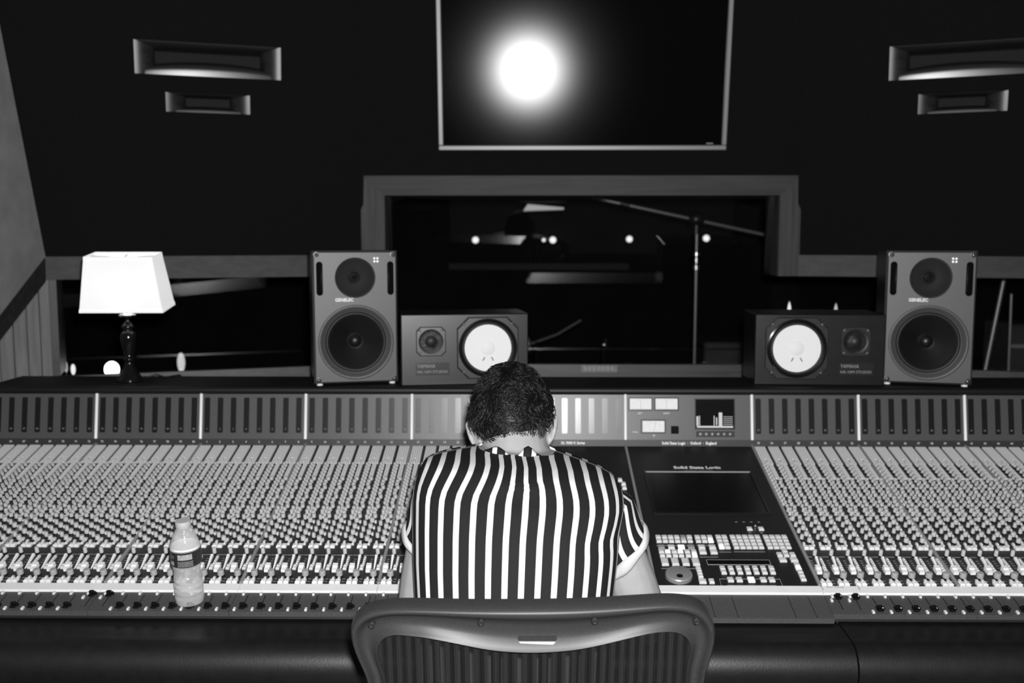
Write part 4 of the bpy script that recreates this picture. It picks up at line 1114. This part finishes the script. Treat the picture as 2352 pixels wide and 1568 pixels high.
for t_ in (1.0, .8, .6, .4, .2, .03):
    rings.append([cw(cI[0] + (I[i][0]-cI[0])*t_, cI[1] + (I[i][1]-cI[1])*t_, -.006 - .018*((cI[0] + (I[i][0]-cI[0])*t_)/.28)**2 - .012*(1-t_)) for i in range(nP)])
mb.loft(rings, True, False, True); part('woven_panel', mb, mm, ch, smooth=True)
for (px, py) in ((854, 1434), (1106, 1419), (1365, 1417), (1601, 1429)):
    u, v = Cp(px, py); mb = MB(); T = Tm(cw(u, v, .0105 - .018*(u/.28)**2), (math.pi/2 + al, 0, 0))
    mb.lathe([(.0055, -.004), (.0055, .0045), (.004, .0062), (.0022, .0055), (.0018, .0035)], 14, T); part('screw', mb, M_black if False else mat('screw_dark', .02, .3, .5), bf, smooth=40)
u, v = Cp(1234, 1471); mb = MB()
T = Tm(cw(u, v, -.0035), (math.pi/2 + al, 0, 0))
mb.prism([(-.026,-.005),(.026,-.005),(.031,.003),(.030,.007),(-.030,.007),(-.031,.003)], 0, .004, T); part('badge', mb, M_chair, bf)
mb = MB(); mb.prism([(-.024,-.0065),(.024,-.0065),(.029,-.001),(-.029,-.001)], .002, .0055, T); part('badge_lip', mb, mat('badge_pale', .4, .35, .5), bf)
# seat, column, star base
mb = MB(); 
def rr(cx, cy, a, b, z, n=28): return [(cx + a*math.copysign(abs(math.cos(2*math.pi*j/n))**.6, math.cos(2*math.pi*j/n)), cy + b*math.copysign(abs(math.sin(2*math.pi*j/n))**.6, math.sin(2*math.pi*j/n)), z) for j in range(n)]
mb.loft([rr(-.03, .10, .23, .22, .41), rr(-.03, .10, .25, .24, .43), rr(-.03, .10, .25, .24, .452), rr(-.03, .10, .22, .21, .462)]); part('seat', mb, M_chair, ch, smooth=50)
mb = MB(); mb.box(-.06, .0, -.13, .12, .33, .40, .01); mb.tube([(-.03, -.10, .37), (-.03, -.19, .45), (-.03, -.175, .58)], .025, 10); part('tilt_mechanism', mb, M_chair, ch, smooth=40)
mb = MB(); mb.lathe([(.03, .08), (.03, .25), (.022, .26), (.022, .36)], 18, Tm((-.03, .03, 0))); part('gas_column', mb, M_black, ch, smooth=40)
for k_ in range(5):
    a = R(90 + 72*k_); ex = Vector((math.cos(a), math.sin(a), 0)); o_ = Vector((-.03, .03, 0))
    mb = MB(); mb.tube([o_ + Vector((0,0,.105)), o_ + ex*.15 + Vector((0,0,.095)), o_ + ex*.29 + Vector((0,0,.075))], [.03, .024, .016], 10); lg = part('base_leg', mb, M_chair, ch, smooth=50)
    mb = MB(); mb.lathe([(.028, -.02), (.03, -.015), (.03, .015), (.028, .02)], 18, Tm(o_ + ex*.29 + Vector((0,0,.030)), (math.pi/2, 0, a))); part('caster', mb, M_black, lg, smooth=40)

# ================================================================== PERSON
PB = Vector((-.01, 1.86, 0))
per = thing('person', 'person in striped short-sleeved shirt seated with head bowed at console', 'person', PB)
def fig(p): return Vector(p) - PB
# torso rings: z, cx, cy, half width, half depth
RG = [(.47,-.015,1.845,.175,.125),(.56,-.018,1.830,.178,.125),(.68,-.020,1.815,.178,.122),(.80,-.018,1.815,.182,.118),(.90,-.018,1.835,.188,.118),(.97,-.016,1.858,.196,.120),
      (1.03,-.014,1.885,.201,.122),(1.075,-.010,1.910,.207,.120),(1.105,-.008,1.930,.203,.112),(1.130,-.008,1.948,.188,.098),(1.139,-.008,1.963,.160,.084),(1.144,-.010,1.983,.125,.074),(1.147,-.012,1.998,.098,.068),(1.149,-.012,2.008,.080,.064)]
def interp(z):
    for a, b in zip(RG, RG[1:]):
        if a[0] <= z <= b[0]:
            t = (z - a[0])/(b[0] - a[0]); return [a[k] + (b[k]-a[k])*t for k in range(5)]
    return list(RG[-1] if z > RG[0][0] else RG[0])
PW = .78
NPH = 72
def ringpts(z, grow=0.0):
    r = interp(z); o = []
    for j in range(NPH):
        ph = 2*math.pi*j/NPH - math.pi
        sx_, cx_ = math.sin(ph), math.cos(ph)
        x = (r[3] + grow)*math.copysign(abs(sx_)**PW, sx_); y = -(r[4] + grow)*math.copysign(abs(cx_)**PW, cx_)
        o.append((ph, x, y, r))
    return o
aref, bref = .196, .120
# arc length along the reference ring from the back centre
NA_ = 400; arc = [0.0]; pts_ = []
for i in range(NA_ + 1):
    ph = math.pi*i/NA_; pts_.append((aref*math.sin(ph)**PW if ph < math.pi else 0, -bref*math.copysign(abs(math.cos(ph))**PW, math.cos(ph))))
for i in range(NA_): arc.append(arc[-1] + math.dist(pts_[i], pts_[i+1]))
def U(ph): s_ = 1 if ph >= 0 else -1; f = min(abs(ph)/math.pi*NA_, NA_ - 1e-6); i = int(f); return s_*(arc[i] + (arc[i+1]-arc[i])*(f-i))
def lean_z(x, z):        # left shoulder carried higher than the right
    w_ = max(0, min(1, (z - 1.0)/.13)); return z - .055*w_*x - .10*w_*max(0, x - .05)*0.9
zs = [.47 + i*.03 for i in range(15)] + [.91 + i*.0125 for i in range(17)] + [1.118,1.1235,1.128,1.132,1.136,1.139,1.1415,1.144,1.1455,1.147,1.148,1.149]
zs = sorted(set(z for z in zs if z <= 1.149))
def shirt_rows():
    V, Us = [], []
    for z in zs:
        row, ur = [], []
        for (ph, x, y, r) in ringpts(z):
            X_, Y_ = r[1] + x, r[2] + y
            sx = max(0, min(1, abs(x)/(r[3] if z < 1.075 else .207))); phx = math.copysign(math.asin(sx**(1/PW)), x)
            if abs(ph) > math.pi/2: phx = math.copysign(math.pi - abs(phx), x)
            w_ = max(0, min(1, (z - 1.085)/.06)); w_ = w_*w_*(3 - 2*w_)
            u = U(phx) - w_*(.007 - .017*math.tanh(x/.05))
            Z_ = lean_z(x, z)
            # creases: a shallow fold under the collar, a few soft drapes
            bk = max(0, math.cos(ph))
            fold = .007*math.exp(-((z - 1.118 + .05*abs(x))/.010)**2)*math.exp(-((x + .0)/.075)**2) - .004*math.exp(-((z - 1.098 + .04*abs(x))/.012)**2)*math.exp(-(x/.09)**2)
            dr = .0025*math.sin(z*34 + x*20)*max(0, abs(x)/.2 - .45)*bk + .0018*math.sin(x*55 + z*9)*max(0, (1.0 - z)/.3)*bk
            Y_ -= fold + dr
            u += .004*math.exp(-((x - .025)/.03)**2)*max(0, min(1, (z - 1.116)/.006)) + .006*math.exp(-((z - 1.02)/.02)**2)*max(0, (x - .10)/.08)
            row.append(fig((X_, Y_, Z_))); ur.append(u)
        V.append(row); Us.append(ur)
    return V, Us
rows, us = shirt_rows()
def stripe_mesh(name, rings, uvals, closed=True, parent=None, cap=False):
    mb = MB(); mb.loft(rings, closed, cap, cap); me = mb.mesh(name, M_stripe, True)
    at = me.attributes.new('stripe', 'FLOAT', 'POINT'); at.data.foreach_set('value', [u for r_ in uvals for u in r_])
    return link(name, me, parent)
M_stripe = bpy.data.materials.new('striped_cloth'); M_stripe.use_nodes = True; nt = M_stripe.node_tree; pb_ = nt.nodes['Principled BSDF']
pb_.inputs['Roughness'].default_value = .75; pb_.inputs['Specular IOR Level'].default_value = .12
an = nt.nodes.new('ShaderNodeAttribute'); an.attribute_name = 'stripe'
def mth(op, a, b=None, c=None):
    n_ = nt.nodes.new('ShaderNodeMath'); n_.operation = op
    for i, v in enumerate((a, b, c)):
        if v is None: continue
        if isinstance(v, (int, float)): n_.inputs[i].default_value = v
        else: nt.links.new(v, n_.inputs[i])
    return n_.outputs[0]
PER, DUTY, PHASE = .0302, .36, .0126
fr = mth('FRACT', mth('ADD', mth('DIVIDE', mth('SUBTRACT', an.outputs['Fac'], PHASE), PER), 100.5))
dist = mth('ABSOLUTE', mth('SUBTRACT', fr, .5))
edge = nt.nodes.new('ShaderNodeMapRange'); edge.inputs['From Min'].default_value, edge.inputs['From Max'].default_value = DUTY/2 - .02, DUTY/2 + .02
edge.inputs['To Min'].default_value, edge.inputs['To Max'].default_value = .57, .012
nt.links.new(dist, edge.inputs['Value']); cc = nt.nodes.new('ShaderNodeCombineColor')
for i in range(3): nt.links.new(edge.outputs[0], cc.inputs[i])
nt.links.new(cc.outputs[0], pb_.inputs['Base Color'])
nz = nt.nodes.new('ShaderNodeTexNoise'); nz.inputs['Scale'].default_value = 900; tcn = nt.nodes.new('ShaderNodeTexCoord'); nt.links.new(tcn.outputs['Object'], nz.inputs['Vector'])
bpn = nt.nodes.new('ShaderNodeBump'); bpn.inputs['Strength'].default_value = .08; bpn.inputs['Distance'].default_value = .001; nt.links.new(nz.outputs['Fac'], bpn.inputs['Height']); nt.links.new(bpn.outputs[0], pb_.inputs['Normal'])
shirt = stripe_mesh('shirt', rows, us, True, per)

# collar: band standing round the neck with two soft peaks at the back
NC = 64; crings, cus = [], []
def peaks(x): return .020*math.exp(-((x + .042)/.022)**2) + .024*math.exp(-((x - .022)/.017)**2) - .004*math.exp(-((x + .004)/.014)**2)
for (gr, dz, q) in ((.030, -.010, 0), (.022, .000, .1), (.012, .012, .5), (.004, .020, .95), (-.003, .021, 1.0), (-.007, .012, .7), (-.008, -.004, .2)):
    ring, ur = [], []
    for j in range(NC):
        ph = 2*math.pi*j/NC - math.pi; sx_, cx_ = math.sin(ph), math.cos(ph)
        x = (.080 + gr)*sx_; y = -(.060 + gr*.9)*cx_
        bk = max(0, cx_)
        z = 1.130 + dz*.75 + peaks(x)*q*bk*.95 - .030*max(0, -cx_)
        z = z - .05*x
        ring.append(fig((-.013 + x, 2.010 + y - .006*q*bk, z))); ur.append(x*1.15 + .004 + .2*(z - 1.15)*(-.5))
    crings.append(ring); cus.append(ur)
stripe_mesh('collar', crings, cus, True, per)

# ---- body: one continuous remeshed surface
HC = Vector((-.024, 2.085, 1.186)); HR = Euler((R(-33), R(-4), R(-2)), 'XYZ').to_matrix().to_4x4()
HT = Matrix.Translation(HC) @ HR
bd = MB()
bd.loft([[Vector((r[1] + x, r[2] + y, lean_z(x, z))) for (ph, x, y, r) in ringpts(z, -.014)][::3] for z in zs[::3]])
bd.tube([(-.010, 1.98, 1.05), (-.014, 2.025, 1.11), (-.018, 2.050, 1.15), (-.020, 2.08, 1.19)], [.082, .070, .067, .062], 24)
def head_pt(u, v):       # u around, v -pi/2..pi/2, local y = face
    x = .073*math.cos(v)*math.sin(u); y = .098*math.cos(v)*math.cos(u); z = .112*math.sin(v)
    if z < 0: x *= 1 - .22*(-z/.112); y = y*(1 - .10*(-z/.112)) + .012*(-z/.112)
    if z > 0: x *= 1.02
    return HT @ Vector((x, y, z))
nu, nv = 28, 18
rings = [[head_pt(2*math.pi*j/nu, math.pi*i/nv - math.pi/2) for j in range(nu)] for i in range(1, nv)]
bd.loft(rings)
for sg in (-1, 1):       # ears, brow, eyes' sockets left to the face parts
    ET = HT @ Tm((sg*.083, -.006, -.022), (R(14), R(sg*8), R(sg*28)))
    bd.ball((0, 0, 0), (.0065, .021, .035), ET, 14, 10)
    bd.ball((sg*.003, -.010, .004), (.0045, .008, .028), ET, 10, 8)
    bd.ball((0, .004, -.024), (.006, .009, .012), ET, 10, 8)
bd.tube([HT @ Vector((0, .094, .018)), HT @ Vector((0, .108, -.012)), HT @ Vector((0, .116, -.026)), HT @ Vector((0, .098, -.034))], [.008, .011, .015, .010], 10)
for sg in (-1, 1): bd.tube([HT @ Vector((sg*.014, .098, .026)), HT @ Vector((sg*.046, .084, .026))], [.008, .007], 8)
bd.tube([HT @ Vector((-.022, .088, -.058)), HT @ Vector((0, .097, -.056)), HT @ Vector((.022, .088, -.058))], [.006, .0085, .006], 8)
bd.ball((0, .080, -.098), (.024, .020, .018), HT)
def arm(sh_, el, wr, hand_dir, sg):
    sh_, el, wr = Vector(sh_), Vector(el), Vector(wr)
    bd.tube([sh_, sh_.lerp(el, .3), sh_.lerp(el, .65), el], [.046, .049, .050, .046], 16); bd.ball(sh_, .046); bd.ball(el, .0425)
    bd.tube([el, el.lerp(wr, .3), el.lerp(wr, .7), wr], [.043, .044, .036, .027], 14); bd.ball(wr, .027)
    d = (wr - el).normalized() if hand_dir is None else Vector(hand_dir).normalized()
    up_ = Vector((0, 0, 1)); sd = d.cross(up_).normalized(); up_ = sd.cross(d)
    pm = wr + d*.05
    bd.tube([wr, wr + d*.03, wr + d*.075, wr + d*.095], [.027, .031, .034, .028], 12)
    for k_, (off, ln) in enumerate(((-.030, .066), (-.010, .076), (.010, .071), (.029, .056))):
        b0_ = wr + d*.088 + sd*off; b1_ = b0_ + d*ln*.42 + up_*.006; b2_ = b1_ + d*ln*.33 - up_*.014; b3_ = b2_ + d*ln*.2 - up_*.017
        bd.tube([b0_ - d*.02, b0_, b1_, b2_, b3_], [.0095, .0098, .009, .0082, .0068], 8)
    th_ = wr + d*.030 - sd*sg*.022
    bd.tube([th_, th_ + d*.030 - sd*sg*.024 - up_*.004, th_ + d*.058 - sd*sg*.030 - up_*.012, th_ + d*.078 - sd*sg*.026 - up_*.02], [.014, .012, .0105, .008], 8)
arm((.162, 1.950, 1.035), (.252, 1.955, .80), (.110, 2.135, .86), (-.35, 1, -.10), 1)
arm((-.172, 1.955, 1.045), (-.213, 1.955, .81), (-.115, 2.14, .86), (.30, 1, -.10), -1)
for sg in (-1, 1):
    h_ = Vector((-.015 + sg*.095, 1.86, .54)); kn = Vector((-.015 + sg*.13, 2.28, .545)); an_ = Vector((-.015 + sg*.12, 2.36, .10))
    bd.ball(h_, .085); bd.tube([h_, h_.lerp(kn, .5), kn], [.085, .072, .055], 14); bd.ball(kn, .055); bd.tube([kn, kn.lerp(an_, .35), an_], [.055, .052, .036], 14)
    bd.tube([an_ + Vector((0, -.04, -.04)), an_ + Vector((0, .05, -.05)), an_ + Vector((0, .15, -.068))], [.038, .038, .026], 12)
bd.v = [tuple(fig(p)) for p in bd.v]
me0 = bd.mesh('body', M_skin)
tmp = bpy.data.objects.new('body', me0); COL.objects.link(tmp)
md = tmp.modifiers.new('r', 'REMESH'); md.mode = 'VOXEL'; md.voxel_size = .0045; md.use_smooth_shade = True
m2 = tmp.modifiers.new('s', 'SMOOTH'); m2.factor = .5; m2.iterations = 3
dg = bpy.context.evaluated_depsgraph_get(); dg.update()
me1 = bpy.data.meshes.new_from_object(tmp.evaluated_get(dg)); bpy.data.objects.remove(tmp)
me1.materials.clear(); me1.materials.append(M_skin)
me1.polygons.foreach_set('material_index', [0]*len(me1.polygons))
body = link('body', me1, per)
mb = MB()
for sg in (-1, 1): mb.ball((sg*.030, .083, .012), (.011, .010, .008), Matrix.Translation(-PB) @ HT, 12, 8)
part('eye', mb, M_white, per, smooth=True)

# ---- sleeves with turned cuffs
def sleeve(sh_, el, L1, r0, r1, sg, tilt, u0):
    sh_, el = Vector(sh_), Vector(el); d = (el - sh_).normalized()
    out = Vector((sg, 0, 0)); out = (out - d*out.dot(d)).normalized(); bk = d.cross(out)*(-sg); bk = bk if bk.y < 0 else -bk
    n = 40; rings, ur = [], []
    st = 20; rt = sh_ + Vector((-sg*.060, -.004, .012))
    for i in range(st + 1):
        t = i/st; r_ = r0 + (r1 - r0)*t; row, uu = [], []
        if t < .35:                       # from inside the shoulder, turning down into the arm
            q = t/.35; a_ = (1 - q); ctr = rt.lerp(sh_, q) ; dd = (d*q + Vector((sg, 0, -.15))*a_).normalized(); L_c = 0
        else: ctr = sh_; dd = d; L_c = L1*(t - .35)/.65
        o2 = (out*1.0 + Vector((0, 0, 1))*0); o2 = (o2 - dd*o2.dot(dd)); 
        if o2.length < .3: o2 = Vector((0, 0, 1)) - dd*dd.z
        mixv = (out*min(1, t/.35) + Vector((0, 0, 1))*max(0, 1 - t/.35)); o2 = (mixv - dd*mixv.dot(dd)).normalized(); b2 = dd.cross(o2)*(-sg); b2 = b2 if b2.y < 0 else -b2
        fq = max(0, (t - .35)/.65)
        for j in range(n):
            a = 2*math.pi*j/n; co, sn = math.cos(a), math.sin(a)          # co: outward, sn: backward
            L_ = L_c - fq*tilt*co + fq*.010*sn
            wr_ = 1 + .035*math.sin(3*a + t*5)*t + .02*math.sin(7*a - t*9)*t
            row.append(fig(ctr + dd*L_ + o2*co*r_*wr_ + b2*sn*r_*wr_)); uu.append(a*r1*1.05 + u0 + .01*math.sin(t*6))
        rings.append(row); ur.append(uu)
    o = stripe_mesh('sleeve', rings, ur, True, per)
    rr_, cw_ = [], []
    for (dl, dr) in ((-.014, .0005), (-.015, .004), (-.008, .0068), (.001, .0066), (.007, .003), (.0075, -.002), (-.002, -.004)):
        row = []
        for j in range(n):
            a = 2*math.pi*j/n; co, sn = math.cos(a), math.sin(a)
            wr_ = 1 + .035*math.sin(3*a + 5) + .02*math.sin(7*a - 9)
            L_ = L1 - tilt*co + .010*sn + dl*(1 + .25*math.sin(5*a)); r_ = r1*wr_ + dr*(1 + .2*math.sin(9*a))
            row.append(fig(sh_ + d*L_ + out*co*r_ + bk*sn*r_))
        rr_.append(row)
    mb = MB(); mb.loft(rr_, True, False, False); part('cuff', mb, M_cloth_w, per, smooth=True, label='turned-up white cuff')
sleeve((.160, 1.950, 1.040), (.252, 1.955, .80), .100, .058, .065, 1, .028, .010)
sleeve((-.168, 1.955, 1.050), (-.213, 1.955, .81), .100, .056, .061, -1, .030, .016)

# ---- trousers and shoes (below the seat back)
for sg in (-1, 1):
    h_ = Vector((-.015 + sg*.095, 1.85, .545)); kn = Vector((-.015 + sg*.13, 2.28, .545)); an_ = Vector((-.015 + sg*.12, 2.35, .12))
    mb = MB(); mb.tube([fig(q) for q in (h_ + Vector((-sg*.01, -.02, .01)), h_.lerp(kn, .5), kn + Vector((0, .02, .01)), kn.lerp(an_, .3) + Vector((0, .02, 0)), an_)], [.10, .084, .070, .064, .052], 18); part('trouser_leg', mb, M_trouser, per, smooth=50)
    mb = MB(); mb.loft([[fig((an_.x + a*w2, an_.y + .06 + b*l2, z)) for a, b in [(math.cos(2*math.pi*j/20), math.sin(2*math.pi*j/20)) for j in range(20)]] for (w2, l2, z) in ((.046, .14, 0.0), (.048, .142, .02), (.046, .135, .05), (.044, .09, .085), (.042, .055, .11))]); part('shoe', mb, M_black, per, smooth=50)

# ---- hair: a cap under many wavy locks
def hair_dir(u, v): return Vector((math.cos(v)*math.sin(u), math.cos(v)*math.cos(u), math.sin(v)))
def scalp(u, v, off=0.0):
    x = .073*math.cos(v)*math.sin(u); y = .098*math.cos(v)*math.cos(u); z = .112*math.sin(v)
    if z < 0: x *= 1 - .22*(-z/.112); y = y*(1 - .10*(-z/.112)) + .012*(-z/.112)
    p_ = Vector((x, y, z)); n_ = Vector((x/.073**2, y/.098**2, z/.112**2)).normalized()
    return p_ + n_*off, n_
def hairline(u):        # lowest v with hair, for angle u (pi = back of head)
    b_ = abs(abs(u) - math.pi)
    lo = -.50 + .08*math.cos(3*b_) - .05 + .03*math.sin(11*u)
    if b_ > .85: lo = lo + (b_ - .85)*1.0
    if b_ > 1.9: lo = .45 + (b_ - 1.9)*.25
    return lo
mb = MB(); rings = []
NU = 56
for i in range(15):
    row = []
    for j in range(NU):
        u = 2*math.pi*j/NU - math.pi; v0 = hairline(u); v = v0 + (math.pi/2 - .02 - v0)*(i/14)
        th_ = .009*min(1, i/4.0) * (1 + .35*math.sin(u*7 + v*5)*math.sin(v*11 + u*3)) + .0008
        if i >= 7: th_ += .002
        row.append(fig(HT @ scalp(u, v, th_)[0]))
    rings.append(row)
mb.loft(rings, True, False, True); hair = part('hair', mb, M_hair, per, smooth=True)
mb = MB(); rnd = random.Random(11)
for k_ in range(8000):
    u = rnd.uniform(-math.pi, math.pi)
    if abs(abs(u) - math.pi) > 2.0 and rnd.random() < .6: continue
    v0 = hairline(u); q = rnd.random(); v = v0 - .05 + (math.pi/2 - v0)*(q**1.1)
    v = min(v, 1.5)
    fade = max(0, min(1, (v - v0 + .02)/.45))
    p_, n_ = scalp(u, v, .009*fade + .0005)
    # comb direction: down the back of the head, with swirl, locks grouped by slow noise
    e_u = Vector((math.cos(u), -math.sin(u), 0)); e_v = n_.cross(e_u)
    if e_v.z > 0: e_v = -e_v
    ang = 1.2*math.sin(u*5 + v*4) + .9*math.sin(v*9 - u*3) + rnd.uniform(-.16, .16)
    t_ = (e_v*math.cos(ang) + e_u*math.sin(ang)).normalized()
    ln = (.008 + .026*fade)*rnd.uniform(.7, 1.25); curl = rnd.choice((-1, 1))*fade
    sd_ = n_.cross(t_); pts = []
    for s_ in range(5):
        f = s_/4
        pts.append(fig(HT @ (p_ + t_*ln*math.sin(f*1.7)*.8 + sd_*curl*ln*.35*(1 - math.cos(f*2.4)) + n_*(.007*fade*math.sin(f*math.pi) + .0015))))
    mb.tube(pts, [.0006, .0007, .0006, .0005, .0002], 3, cap=False)
part('hair_locks', mb, M_hair, hair, smooth=True, stuff=True)
